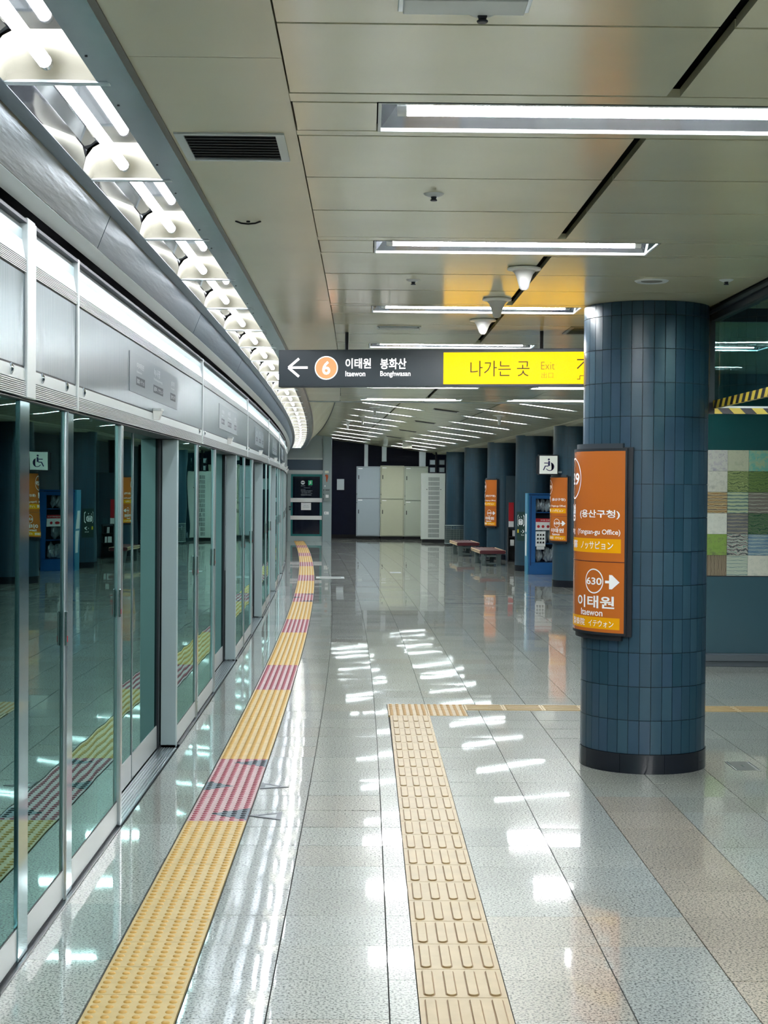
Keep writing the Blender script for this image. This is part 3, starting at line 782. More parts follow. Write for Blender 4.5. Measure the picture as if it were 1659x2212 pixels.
# ---- things on the ceilings
def vent(label, x0, x1, y0, y1, parent_z, n=7, loc=(0, 0, 0), frame=.022, m_fr=None):
    t = thing('air_vent', label, 'air vent', loc)
    z = parent_z; f = frame; m_fr = m_fr or m_alu_l
    for b in ((x0, x1, y0, y0+f), (x0, x1, y1-f, y1), (x0, x0+f*1.3, y0+f, y1-f), (x1-f*1.3, x1, y0+f, y1-f)): MB().box(*b, z-.006, z+.004).obj('frame', m_fr, t)
    MB().box(x0+f, x1-f, y0+f, y1-f, z-.0005, z+.003).obj('duct', m_black, t)
    for i in range(n):
        y = y0+f+(y1-y0-2*f)*(i+.5)/n; h = (y1-y0-2*f)/n*.42
        MB().hexa([(x0+f, y-h, z-.005), (x1-f, y-h, z-.005), (x1-f, y+h*.2, z-.001), (x0+f, y+h*.2, z-.001), (x0+f, y-h, z-.0035), (x1-f, y-h, z-.0035), (x1-f, y+h*.2, z+.0005), (x0+f, y+h*.2, z+.0005)]).obj('slat', mat('vent_slat', (58, 62, 66), .5), t)
    return t
vent('rectangular louvred air vent in the ceiling strip beside the cove lights', -.628, -.274, 4.955, 5.365, 2.851, 9)
vent('dark louvred air vent in the yellow lit ceiling, half hidden by the round column', 1.42, 1.86, 10.75, 11.25, 2.85, 7, m_fr=mat('vent_frame', (120, 116, 96), .5))
t = thing('ceiling_hook', 'small dark bent hook on the ceiling strip before the cove', 'hook', (-.515, 6.60, 2.851))
MB().tube([(-.055, 0, -.001), (-.03, 0, -.010), (.0, 0, -.013), (.03, 0, -.010), (.055, 0, -.001)], .004).obj('wire', m_black, t); MB().cyl((0, 0, -.006), .008, .006, 8).obj('base', m_black, t)
for k_, (y, w_) in enumerate(((3.53, 'cut off at the top of the picture'), (10.84, 'above the hanging sign'))):
    t = thing('emergency_light', 'flat emergency light in the ceiling, '+w_, 'emergency light', (.065, y, 2.85), 0, 'flat emergency lights')
    MB().box(0, .31, 0, .13, -.006, .0).obj('frame', m_steel, t, bevel=.002)
    MB().box(.012, .298, .012, .118, -.016, -.006).obj('cover', m_alu_l, t, bevel=.003)
    for x in (.012, .29): MB().cyl((x, .008, -.009), .006, .004, 8).obj('screw', m_black, t)
for k_, (x, y, w_) in enumerate(((.266, 3.665, 'nearest the top edge of the picture'), (.250, 5.945, 'between the first two tube lights'), (.246, 8.41, 'between the second and third tube lights'), (1.93, 8.29, 'right of the round ceiling speaker'))):
    t = thing('sprinkler', 'chrome sprinkler head in the ceiling, '+w_, 'sprinkler', (x, y, 2.85), 0, 'sprinkler heads')
    MB().lathe([(.020, -.012), (.036, -.004), (.040, 0)], 18).obj('flange', m_alu_l, t, smooth=True)
    MB().lathe([(.012, -.028), (.014, -.024), (.009, -.020), (.012, -.012)], 12).obj('nozzle', m_dark, t, smooth=True)
def cone(label, x, y, z, r=.088, h=.105, rotx=0):
    t = thing('ceiling_detector', label, 'detector', W(x, y, z), 0, 'white cone detectors under the ceiling')
    MB().lathe([(r*.55, -.020), (r*.98, -.012), (r, -.004), (r*.9, 0)], 24).obj('plate', m_white, t, smooth=True)
    MB().lathe([(.014, -h-.010), (.024, -h), (.034, -.065), (.046, -.034), (.060, -.018)], 20).obj('cone', mat('cone_white', (206, 206, 202), .45), t, smooth=True)
cone('white cone detector nearest the camera, on the black ceiling joint', .80, 7.91, 2.85)
cone('white cone detector with the middle tube light behind it', .772, 9.21, 2.85)
cone('white cone detector just above the hanging sign', .778, 10.36, 2.85, .09, .09)
cone('white cone detector on the far ceiling, right row', 2.57, 26.55, FC(2.57), .12, .16)
cone('white cone detector on the far ceiling beside the nearest left light', .52, 29.1, FC(.52), .11, .16)
cone('white cone detector on the far ceiling between the second and third left lights', .43, 33.1, FC(.43), .11, .18)
cone('white cone detector on the far ceiling nearest the cove', .22, 36.4, FC(.22), .15, .18)
t = thing('ceiling_speaker', 'round flush speaker ring in the ceiling beside the column top', 'speaker', (1.54, 8.36, 2.85))
MB().lathe([(.060, -.003), (.082, -.009), (.092, -.002), (.094, 0)], 28).obj('ring', m_alu_l, t, smooth=True); MB().lathe([(.058, -.0045), (.058, -.001)], 24).obj('grille', mat('speaker_grille', (110, 112, 108), .6), t)
for k_, (y) in enumerate((27.05, 32.05, 37.1, 41.9)):
    x = 1.48; loc = W(x, y, FC(x)); t = thing('ceiling_diffuser', '%s dark slotted air diffuser in the middle of the far tilted ceiling' % ORD[k_], 'air vent', loc, 0, 'slotted diffusers in the far ceiling'); t.rotation_euler = (0, TILT, 0)
    MB().box(0, .44, 0, .36, -.008, 0).obj('frame', mat('diffuser_frame', (116, 112, 98), .5), t)
    for i in range(4): MB().box(.02, .42, .02+i*.085, .085+i*.085, -.011, -.007).obj('slot', m_black, t)
for (x, y, z0, z1, lab) in ((.10, 46.0, 3.01, 3.33, 'pale square board hanging under the far ceiling, left of the two'), (1.02, 44.0, 2.82, 3.14, 'pale square board hanging under the far ceiling, right of the two')):
    t = thing('hanging_board', lab, 'hanging board', (x, y, 0)); MB().box(0, .27, 0, .06, z0, z1-.02).obj('board', mat('board_beige', (176, 176, 162), .5), t, bevel=.004)
    for u in (.04, .22): MB().cyl((u, .03, z1-.03), .008, .30, 8).obj('rod', m_alu, t)

# ================================================================== smoke curtains right of the round column
t = thing('smoke_curtain', 'hanging glass smoke curtain in black frame running forward from the round column', 'glass curtain')
MB().box(2.135, 2.195, -7.5, 9.57, 2.765, 2.848).obj('top_rail', m_dark, t)
MB().box(2.120, 2.210, -7.5, 9.57, 2.805, 2.825).obj('rail_lip', mat('rail_lip', (70, 80, 88), .35, .4), t)
MB().box(2.160, 2.168, -7.5, 9.56, 2.27, 2.77).obj('pane', CURTAIN, t)
MB().box(2.152, 2.176, -7.5, 9.56, 2.222, 2.272).obj('hazard_edge', HAZ, t)
t = thing('smoke_curtain', 'hanging glass smoke curtain facing the camera, right of the round column', 'glass curtain')
MB().box(2.13, 4.6, 9.58, 9.62, 2.765, 2.848).obj('top_rail', m_dark, t)
MB().box(2.17, 4.6, 9.596, 9.604, 2.235, 2.77).obj('pane', CURTAIN, t)
MB().box(2.13, 2.165, 9.575, 9.625, 2.19, 2.85).obj('end_post', m_dark, t)
MB().box(2.165, 4.6, 9.588, 9.612, 2.192, 2.228).obj('hazard_edge', HAZ, t)
MB().box(2.165, 4.6, 9.585, 9.615, 2.228, 2.240).obj('white_edge', m_white, t)

# ================================================================== COLUMNS
CR = .385
def far_column(label, x, s_):
    loc, rz = at_curve(x, s_); t = thing('round_column', label, 'column', loc, 0, 'round slate tiled columns')
    mb = bmesh.new(); uvl = mb.loops.layers.uv.new('UVMap'); n_ = 36
    vb = [mb.verts.new((CR*math.cos(2*PI*i/n_), CR*math.sin(2*PI*i/n_), .12)) for i in range(n_)]; vt = [mb.verts.new((v.co.x, v.co.y, 2.80)) for v in vb]
    for i in range(n_):
        j = (i+1) % n_; f = mb.faces.new((vb[i], vb[j], vt[j], vt[i])); f.smooth = True
        for l_, (u, v) in zip(f.loops, ((i, .12), (i+1, .12), (i+1, 2.80), (i, 2.80))): l_[uvl].uv = (u*2*PI*CR/n_, v)
    me = bpy.data.meshes.new('shaft'); mb.to_mesh(me); mb.free(); me.materials.append(COLTILE); link('shaft', me, t)
    MB().lathe([(CR+.006, 0), (CR+.006, .12)], 36).obj('base_ring', m_colbase, t, smooth=True)
    return t
far_column('round slate column carrying the farther wheelchair side orange sign, behind the big column', 3.945, 26.86)['label'] = 'second round slate column, beside the wheelchair sign'
far_column('third round slate column, behind the blue cabinet', 3.955, 31.92)
far_column('fourth round slate column, behind the nearer bench', 3.985, 36.95)
far_column('fifth round slate column, behind the farther bench', 4.01, 41.95)
far_column('sixth round slate column, beside the white perforated cabinet', 4.075, 46.9)
# the near column, tile by tile
CC = (1.738, 9.60)
ca = thing('round_column', 'large round slate tiled column in the right foreground', 'column', (CC[0], CC[1], 0), 0, 'round slate tiled columns')
MB().lathe([(CR-.008, 0), (CR-.008, 2.85)], 48).obj('core', mat('column_grout', (26, 42, 52), .6), ca, smooth=True)
NT = 36; RH = .2037; dA = 360/NT
tm = [MB().ring(CR-.010, -dA/2+.27, dA/2-.27, .0019, RH-.0019, .010, 3).mesh('column_tile', m, smooth=True) for m in m_coltile]
tops = [MB().ring(CR-.010, -dA/2+.27, dA/2-.27, .0015, 2.85-(.118+RH*13)-.002, .010, 3).mesh('column_tile', m, smooth=True) for m in m_coltile]
hid = MB()
for j in range(14):
    z = .118+RH*j
    for i in range(NT):
        a_ = i*dA+2.0; aa = ((a_-80+180) % 360)-180       # 80 deg looks at the camera
        if abs(aa) <= 98:
            mi = random.choice((0, 0, 0, 1, 2, 3)); o = link('column_tile', (tops if j == 13 else tm)[mi], ca, (0, 0, z), math.radians(a_))
            sc_ = 1+random.uniform(-.0015, .0015); o.scale = (sc_, sc_, 1)
        else: hid.ring(CR-.010, a_-dA/2+.27, a_+dA/2-.27, z+.0019, min(z+RH, 2.85)-.0024, .010, 2)
o = hid.obj('column_tiles_behind', m_coltile[0], ca, smooth=True); o['kind'] = 'stuff'
for i in range(9): MB().ring(CR-.006, i*40+20+.15, i*40+60-.15, 0, .117, .012, 6).obj('base_tile', m_colbase, ca, smooth=True)

# ---- orange station sign wrapped round a column (angles from -x towards the camera)
SR = .437
def orange_sign(label, loc, detail=True):
    t = thing('station_sign', label, 'sign', loc, 0, 'curved orange station signs')
    def C(u, v, n): p = math.radians(u); r = SR+n; return (-r*math.cos(p), -r*math.sin(p), v)
    A0, A1 = -42, 64.5
    MB().ring(CR-.002, A0-3, A1+5.5, .826, 1.968, .034, 20).obj('back_box', m_dark, t, smooth=True)
    MB().ring(CR+.03, A0-1, A1+1.2, .832, .848, .0235, 20).obj('bottom_rim', m_dark, t, smooth=True)
    MB().ring(CR+.03, A0-1, A1+1.2, 1.946, 1.962, .0235, 20).obj('top_rim', m_dark, t, smooth=True)
    MB().ring(CR+.0, A0+4, A1-3, .800, .834, .036, 20).obj('bottom_tray', m_dark, t, smooth=True)
    MB().ring(CR+.0, A0+4, A1-3, 1.960, 1.992, .036, 20).obj('top_cap', mat('sign_cap', (52, 60, 68), .4), t, smooth=True)
    MB().ring(CR+.03, A1, A1+1.6, .832, 1.962, .0235, 2).obj('side_rim', m_dark, t); MB().ring(CR+.03, A0-1.6, A0, .832, 1.962, .0235, 2).obj('side_rim', m_dark, t)
    p = MB().ring(CR+.03, A0, A1, .848, 1.946, SR-CR-.03, 36).obj('face', m_orange, t, smooth=True)
    MB().ring(SR-.001, A0, A1, 1.2725, 1.2785, .0014, 30).obj('divider', mat('sign_line', (96, 40, 20), .5), p)
    MB().ring(SR-.001, A0+4, 61.5, 1.330, 1.415, .0013, 30).obj('amber_band', m_amber, p, smooth=True)
    MB().ring(SR-.001, A0+4, 61.0, .868, .938, .0013, 30).obj('amber_band', m_amber, p, smooth=True)
    W_ = m_print_w
    def L(body, a0, a1, z0, z1, bold=.018, m=W_): lettering(body, (a0, a1, z0, z1), m, p, C, bold, ext=.0022)
    def ringc(a, z, r, w_): flat_ring(a, z, r-w_, r, W_, p, C, .0022, 40, math.degrees(1/SR))
    L('(용산구청)', 17, 60.5, 1.535, 1.590); L('(Yongsan-gu Office)', 13, 61, 1.432, 1.472, .012)
    L('ノッサピョン', 19, 55, 1.350, 1.398, .006)
    L('630', 28, 45, 1.134, 1.178, .02); ringc(36.6, 1.156, .076, .0075)
    for st in (stroke((48.2, 1.155), (58.5, 1.155), .016),): flat_poly(st, W_, p, C, .0022)
    ar = .03
    flat_poly([(54.4, 1.198), (60.8, 1.155), (54.4, 1.112), (51.8, 1.112), (57.4, 1.155), (51.8, 1.198)][::-1], W_, p, C, .0024, 'arrow_head')
    L('이태원', 14.5, 56.5, .992, 1.068, .022); L('Itaewon', 20.5, 46, .945, .985, .014)
    L('梨泰院', 4, 26, .880, .924, .004); L('イテウォン', 31, 56, .880, .920, .004)
    if detail:
        L('녹사평', -38, 6, 1.515, 1.620, .022); L('Noksapyeong', -38, 5, 1.432, 1.478, .012); L('碌莎坪', -34, -8, 1.350, 1.398, .004); L('驛', 2, 12, 1.350, 1.398, .004)
        L('629', -16, 15, 1.740, 1.815, .02); ringc(1.5, 1.78, .128, .009)
    return t
sg = orange_sign('large curved orange station sign on the near round column', (CC[0], CC[1], 0))
for x, s_, lab in ((3.945, 26.86, 'curved orange station sign below the wheelchair sign'), (3.985, 36.95, 'small far orange station sign on the fourth column')):
    dup(sg, W(x, s_, -.045), 0, lab)

# ---- hanging direction sign
HY = math.radians(-9.5)
hs = thing('hanging_sign', 'long hanging direction sign, slate left half and glowing yellow exit half', 'sign', (-.655, 11.35, 0), HY)
SZ0, SZ1, SL = 2.447, 2.720, 3.05
MB().box(0, SL, .0, .10, SZ0, SZ1).obj('case', m_sign, hs, bevel=.004)
MB().box(.012, SL-.012, -.003, .0, SZ0+.012, SZ1-.012).obj('slate_face', mat('sign_face', (44, 55, 61), .4), hs)
yp = MB().box(1.222, SL-.02, -.007, -.002, SZ0+.018, SZ1-.026).obj('yellow_panel', m_sign_y, hs)
def PXu(px): return (px-602)*.003431 if px < 957 else 1.218+(px-957)*.003327
def PYv(py, px=700): return SZ1-(py-(756-(px-602)*4/661))*.003415
def HS(u, v, n): return (u, -.0035-n, v)
def HSY(u, v, n): return (u, -.0075-n, v)
def hl(body, px0, px1, py0, py1, m, bold=.02, f=HS, par=hs): lettering(body, (PXu(px0), PXu(px1), PYv(py1, px0), PYv(py0, px0)), m, par, f, bold)
hl('이태원', 748, 803, 774, 796, m_sign_e); hl('Itaewon', 748, 791, 801, 812.5, m_sign_e, .014)
hl('봉화산', 823, 879, 774, 797, m_sign_e); hl('Bonghwasan', 823, 888, 801, 815, m_sign_e, .014)
c = (PXu(706.5), PYv(794.5, 706))
flat_poly(disc_poly(c[0], c[1], .0865, 40), m_sign_e, hs, HS, .0006, 'circle_rim'); flat_poly(disc_poly(c[0], c[1], .079, 40), m_sign_peach, hs, HS, .0014, 'circle')
lettering('6', (c[0]-.030, c[0]+.030, c[1]-.050, c[1]+.050), m_sign_e, hs, HS, .02, .0022)
ax, ay = PXu(624), PYv(794, 640)
for st in (stroke((ax+.004, ay), (PXu(666), ay), .017), stroke((ax, ay), (PXu(647), ay+.066), .018), stroke((ax, ay), (PXu(647), ay-.066), .018)): flat_poly(st, m_sign_e, hs, HS, .0008, 'arrow')
hl('나가는 곳', 1017, 1145, 779, 812, m_sign_ink, -.004, HSY, yp); hl('Exit', 1170, 1199, 781, 797, m_sign_ink2, -.012, HSY, yp); hl('出口', 1171, 1196, 803, 815, m_sign_ink2, -.012, HSY, yp)
bx, by = PXu(1247), PYv(795, 1247)
for st in (stroke((bx, by), (bx+.062, by+.062), .009), stroke((bx-.002, by+.064), (bx+.066, by+.064), .009), stroke((bx+.062, by+.066), (bx+.062, by), .009), stroke((bx, by-.075), (bx+.02, by-.075), .005), stroke((bx+.02, by-.077), (bx+.02, by-.05), .005), stroke((bx+.02, by-.05), (bx+.05, by-.05), .005)): flat_poly(st, m_sign_ink, yp, HSY, .0008, 'arrow')
for u in (.50, 1.925, 2.8): MB().cyl((u, .05, SZ1), .013, 2.852-SZ1, 10).obj('rod', m_dark, hs, smooth=True)

# ================================================================== MURAL WALL right of the column
mw = structure(MB().box(2.75, 4.7, 15.0, 15.2, 0, 2.849).obj('wall_right', m_teal_wall), 'glossy dark teal wall with a stone mosaic')
MB().box(2.75, 4.6, 14.985, 15.0, .12, .868).obj('lower_panel', m_teal_low, mw)
MB().box(2.75, 4.6, 14.86, 15.0, .0, .052).obj('ledge_foot', m_ledge, mw, bevel=.004); MB().box(2.75, 4.6, 14.83, 15.0, .056, .118).obj('ledge', m_ledge, mw, bevel=.004)
MB().box(2.75, 4.6, 14.98, 15.0, .868, .876).obj('mosaic_sill', m_dark, mw)
G = dict(
    A1=((150, 140, 170), (196, 200, 190), (120, 108, 150)), B1=((150, 160, 136), (186, 192, 168), (170, 178, 150)), C1=((120, 140, 92), (156, 176, 140), (96, 170, 160), (170, 160, 96)),
    A2=((178, 182, 168), (206, 208, 196), (150, 156, 146)), B2=((110, 128, 78), (160, 176, 116), (84, 104, 66)), C2=((70, 96, 56), (112, 138, 78), (92, 116, 62)),
    A3=((110, 96, 80), (176, 158, 128), (210, 196, 140), (140, 100, 60)), B3=((90, 116, 108), (160, 184, 170), (186, 196, 150)), C3=((130, 126, 116), (92, 84, 82), (164, 166, 150)),
    A4=((200, 206, 196), (222, 226, 216), (186, 194, 184)), B4=((84, 88, 96), (140, 140, 140), (60, 70, 76), (168, 162, 140)), C4=((60, 104, 62), (110, 120, 100), (36, 84, 54)),
    A5=((110, 146, 64), (140, 172, 84), (96, 92, 84)), B5=((120, 150, 140), (206, 210, 196), (160, 140, 140), (60, 84, 84)), C5=((70, 110, 150), (168, 196, 196), (44, 84, 130), (186, 206, 200)),
    A6=((128, 116, 96), (156, 142, 118), (110, 98, 82)), B6=((170, 190, 172), (208, 214, 196), (140, 164, 156)), C6=((200, 204, 190), (222, 222, 208), (180, 188, 176)))
noisy = {'A1', 'B1', 'C1', 'A2', 'A4', 'C6', 'A5'}
sm = {}
for k_, cs in G.items():
    rot = PI/2 if k_ == 'A6' else (.5 if k_ == 'A2' else 0)
    sm[k_] = stone('stone_'+k_.lower(), cs, 22 if k_ in noisy else 9, 1.2 if k_ in noisy else (9 if k_ in ('B2', 'C2', 'C4', 'B5') else 2.5), rot, 'N' if k_ in noisy else 'BANDS')
tw, th = .2065, .2055
for c_ in range(9):
    for r_ in range(6):
        key = 'ABC'[c_ % 3]+str(((r_+(c_//3)*2) % 6)+1) if c_ >= 5 or c_ < 2 else 'ABC'[c_-2]+str(r_+1)
        x0 = 3.318+tw*(c_-2); z1 = 2.105-th*r_
        o = link('mosaic_tile', MB().box(0, tw-.002, -.014, 0, 0, th-.002).mesh('mosaic_tile', sm[key], bevel=.001), mw, (x0, 15.0+random.uniform(-.002, .001), z1-th))
# ---- closing walls of the place
structure(MB().box(2.75, 2.95, 15.2, 19.5, 0, 2.8).obj('wall_right', m_teal_wall), 'side of the stair enclosure')
structure(MB().sweep([(4.75, 0), (4.95, 0), (4.95, 3.0), (4.75, 3.0)], 19.5, 50.6, 2).obj('wall_right', m_slate), 'slate wall behind the row of columns')
structure(MB().box(4.6, 4.8, -8, 15.0, 0, 3.0).obj('wall_right', m_slate), 'slate wall right of the stairs')
structure(MB().box(-1.4, 4.8, -8.2, -8.0, 0, 3.2).obj('wall_back', mat('back_wall', (120, 124, 122), .6)), 'wall behind the camera')

# ================================================================== END WALLS and the end door
DW = 48.32
wl = structure(MB().box(-3.2, -1.40, DW, DW+.12, 0, 3.5).obj('wall_end', mat('end_panel', (160, 174, 178), .4, .2)), 'pale metal end wall with the service door')
for i in range(4): MB().box(-2.60, -1.385, DW-.012, DW, 2.60+i*.20, 2.795+i*.20).obj('wall_plank', mat('end_panel_plank', (168, 180, 182), .35, .25), wl)
MB().box(-2.60, -1.385, DW-.014, DW, 2.222, 2.548).obj('blue_band', mat('blue_grey_band', (78, 98, 118), .4), wl); MB().box(-2.60, -1.385, DW-.016, DW, 2.548, 2.60).obj('white_band', m_alu_l, wl)
dr = structure(MB().box(-2.48, -1.385, DW-.05, DW, .0, 2.11).obj('door_1', mat('door_aluminium', (172, 188, 190), .35, .3)), 'aluminium service door with dark glass and two white bars')
MB().box(-2.50, -1.375, DW-.06, DW, 2.115, 2.215).obj('door_head', m_alu_l, dr)
MB().box(-2.375, -1.395, DW-.056, DW-.05, .15, 2.09).obj('teal_border', m_teal, dr)
gz = MB().box(-2.315, -1.465, DW-.062, DW-.056, .215, 2.02).obj('door_pane', mat('door_dark_glass', (10, 12, 36), .08, spec=.7), dr)
for z0, z1 in ((.665, .790), (1.215, 1.345)): MB().box(-2.385, -1.395, DW-.075, DW-.062, z0, z1).obj('push_bar', m_print_w, dr, bevel=.004)
hd = MB().lathe([(.030, 0), (.034, .02), (.020, .05)], 16).obj('knob', m_chrome, dr, smooth=True); hd.location = (-2.405, DW-.06, .985); hd.rotation_euler = (PI/2, 0, 0)
MB().box(-2.43, -2.33, DW-.085, DW-.07, 1.045, 1.085).obj('lever', m_chrome, hd) ; hd.children[0].parent = dr
def DF(u, v, n): return (u, DW-.062-n, v)
flat_poly(disc_poly(-2.0, 1.83, .062), m_print_w, gz, DF, .001, 'no_entry_disc'); flat_poly(stroke((-2.05, 1.83), (-1.95, 1.83), .03), mat('no_entry_bar', (40, 44, 60), .5), gz, DF, .002, 'no_entry_bar')
flat_poly([(-1.83, 1.75), (-1.70, 1.75), (-1.70, 1.90), (-1.83, 1.90)], m_green, gz, DF, .001, 'exit_plate')
flat_poly(stroke((-1.80, 1.775), (-1.74, 1.83), .02), m_print_w, gz, DF, .002, 'runner'); flat_poly(disc_poly(-1.755, 1.87, .016, 10), m_print_w, gz, DF, .002, 'runner'); flat_poly(stroke((-1.80, 1.86), (-1.735, 1.81), .018), m_print_w, gz, DF, .002, 'runner')
for body, r_ in (('출입금지', (-2.06, -1.93, 1.715, 1.742)), ('비상구', (-1.82, -1.71, 1.715, 1.738)), ('관계자외 출입금지', (-1.97, -1.77, 1.655, 1.675)), ('승객 여러분', (-2.06, -1.92, 1.60, 1.62)), ('안전문 점검을 위하여 통제합니다', (-2.06, -1.70, 1.555, 1.585)), ('직원 외 출입을 금합니다', (-2.04, -1.75, 1.52, 1.542)), ('비상시 문을 열고 나가 주세요', (-2.04, -1.70, 1.485, 1.508)), ('안내방송에 따라 주십시오', (-2.06, -1.73, 1.42, 1.465))):
    lettering(body, r_, mat('door_print', (190, 198, 204), .6), gz, DF, 0)
np_ = tag(MB().box(-2.05, -1.74, DW-.068, DW-.0632, .968, 1.198).obj('paper_notice', m_print_w), 'white paper notice taped on the dark glass door', 'notice')
for body, r_ in (('출입문 폐쇄', (-1.97, -1.82, 1.095, 1.118)), ('관계자외 출입금지', (-1.99, -1.79, 1.045, 1.070))): lettering(body, r_, m_print_g, np_, lambda u, v, n: (u, DW-.068-n, v), 0)
# grey pier with switch boxes
pr_ = structure(MB().box(-1.375, -1.10, DW-.14, DW+.12, 0, 3.4).obj('wall_end', mat('pier_grey', (150, 166, 170), .4, .2)), 'grey pier right of the end door')
PY_ = DW-.14
t = thing('switch_box', 'grey metal switch box on the pier beside the end door', 'switch box', (-1.335, PY_, 0))
MB().box(0, .20, -.08, 0, 1.255, 1.635).obj('case', mat('box_grey', (132, 146, 146), .45), t, bevel=.006); MB().box(.055, .15, -.088, -.08, 1.36, 1.455).obj('button_plate', m_print_w, t, bevel=.003); MB().box(.05, .17, -.083, -.08, 1.59, 1.612).obj('label', mat('box_label', (70, 76, 80), .5), t)
for z in (1.30, 1.44, 1.58): MB().cyl((-.006, -.03, z), .010, .04, 8).obj('hinge', m_dark, t)
tag(MB().box(-1.31, -1.19, PY_-.02, PY_, 2.125, 2.205).obj('small_lamp', mat('lamp_cream', (222, 226, 206), .4), bevel=.004), 'small cream signal lamp near the top of the grey pier', 'signal lamp')
tag(MB().prism([(-1.30, 2.08), (-1.30, 2.03), (-1.275, 2.02), (-1.268, 1.92), (-1.258, 1.85), (-1.238, 1.85), (-1.230, 1.92), (-1.21, 1.98), (-1.205, 2.06), (-1.235, 2.085)], PY_-.035, PY_, 'y').obj('alarm_handle', m_orangegrip, bevel=.003), 'rusty orange alarm handle on the grey pier', 'alarm handle')
t = thing('wall_socket', 'white wall socket low on the grey pier', 'socket', (-1.325, PY_, 0)); MB().box(0, .145, -.012, 0, .835, .925).obj('plate', m_print_w, t, bevel=.003); MB().box(.035, .062, -.014, -.012, .872, .892).obj('hole', m_dark, t)
tag(MB().box(-1.322, -1.285, PY_-.012, PY_, 1.70, 1.75).obj('push_button', m_print_w, bevel=.003), 'tiny white push button above the switch box', 'button')
BW = 50.75
bw = structure(MB().box(-1.40, 4.2, BW, BW+.1, 0, 3.6).obj('wall_end', m_navy), 'dark navy end wall behind the lockers')
MB().box(-1.40, 4.2, BW-.015, BW, 0, .13).obj('skirting', m_black, bw)
structure(MB().box(-1.40, -1.28, DW+.12, BW, 0, 3.6).obj('wall_left', m_navy), 'navy return wall')
tag(MB().box(-.98, -.74, BW-.03, BW, 1.60, 1.96).obj('steel_plate', m_steel, bevel=.004), 'small steel access plate on the navy wall left of the lockers', 'access plate')
for (x, w_, z0, lab) in ((-.085, .125, 2.385, 'steel duct above the leftmost locker'), (.49, .16, 2.55, 'short steel duct ending above the middle locker'), (1.72, .22, 2.40, 'wide steel duct above the rightmost locker')):
    tag(MB().box(x, x+w_, BW-.10, BW-.001, z0, 3.35-.1*x).obj('duct', m_steel, bevel=.006), lab, 'duct')
def locker(label, x, w_, h, m, split):
    t = thing('locker', label, 'locker', (x, 50.10, 0), 0, 'two door steel lockers at the end wall')
    MB().box(0, w_, .02, .60, .10, h).obj('body', m, t, bevel=.006); MB().box(.02, w_-.02, .05, .58, 0, .10).obj('plinth', m_black, t)
    for k_, (z0, z1) in enumerate(((.125, split-.012), (split+.012, h-.035))):
        d_ = MB().box(.03, w_-.03, -.002, .02, z0, z1).obj('door', m, t, bevel=.005)
        MB().box(.026, w_-.026, .012, .019, z0-.006, z1+.006).obj('door_gap', m_dark, d_)
        zh = (z0+z1)/2+(.12 if k_ else .12)
        MB().box(.065, .090, -.012, -.002, zh, zh+.13).obj('handle', m_black, d_, bevel=.002)
        zl = split-.14 if k_ == 0 else split+.14
        MB().lathe([(.014, 0), (.016, .02)], 10).obj('padlock', m_chrome, d_).location = (.02, -.02, zl)
        MB().box(.06, .20, -.004, -.002, (z1-.05), (z1-.02)).obj('name_tag', m_print_w, d_)
    return t
locker('blue grey two door locker, leftmost in the row', -.335, .775, 2.375, mat('locker_blue', (164, 178, 186), .4), 1.325)
locker('cream two door locker in the middle of the row', .447, .775, 2.405, mat('locker_cream', (190, 194, 170), .4), 1.315)
locker('pale green two door locker, partly behind the white cabinet', 1.228, .775, 2.39, mat('locker_green', (180, 190, 174), .4), 1.27)
t = thing('perforated_cabinet', 'tall white cabinet with perforated front standing before the lockers', 'cabinet', (1.70, 47.60, 0))
m_cab = mat('cabinet_white', (212, 220, 214), .4)
MB().box(0, .74, .012, .52, .10, 2.15).obj('body', m_cab, t, bevel=.008); MB().box(.03, .71, .03, .5, 0, .10).obj('plinth', m_black, t); dd_ = MB().box(.012, .728, -.004, .012, .12, 2.135).obj('front_panel', m_cab, t, bevel=.004)
m_hole = mat('vent_hole', (70, 84, 88), .6)
for g_ in range(13):
    mb = MB(); z = 2.02-g_*.1455
    for r_ in range(5):
        for c_ in range(14): mb.box(.215+c_*.0245, .215+c_*.0245+.0165, -.0055, -.0042, z-r_*.0235-.0165, z-r_*.0235)
    mb.obj('vent_block', m_hole, dd_)['kind'] = 'stuff'
for x in (.165, .595): MB().cyl((x, -.012, 1.645), .014, .010, 12, 'y').obj('screw', m_black, dd_)
t = thing('monitor_cluster', 'small grey monitors on a pole hanging over the white cabinet', 'monitors', (2.22, 49.2, 0))
MB().cyl((0, 0, 2.0), .03, 1.05, 10).obj('pole', m_dark, t)
for x, z in ((-.22, 2.42), (-.22, 2.18), (.08, 2.42), (.08, 2.18)):
    o = MB().box(x, x+.20, -.06, 0, z, z+.18).obj('monitor', m_dark, t, bevel=.004); MB().box(x+.02, x+.18, -.064, -.06, z+.02, z+.16).obj('screen', mat('monitor_screen', (130, 144, 150), .3), o)

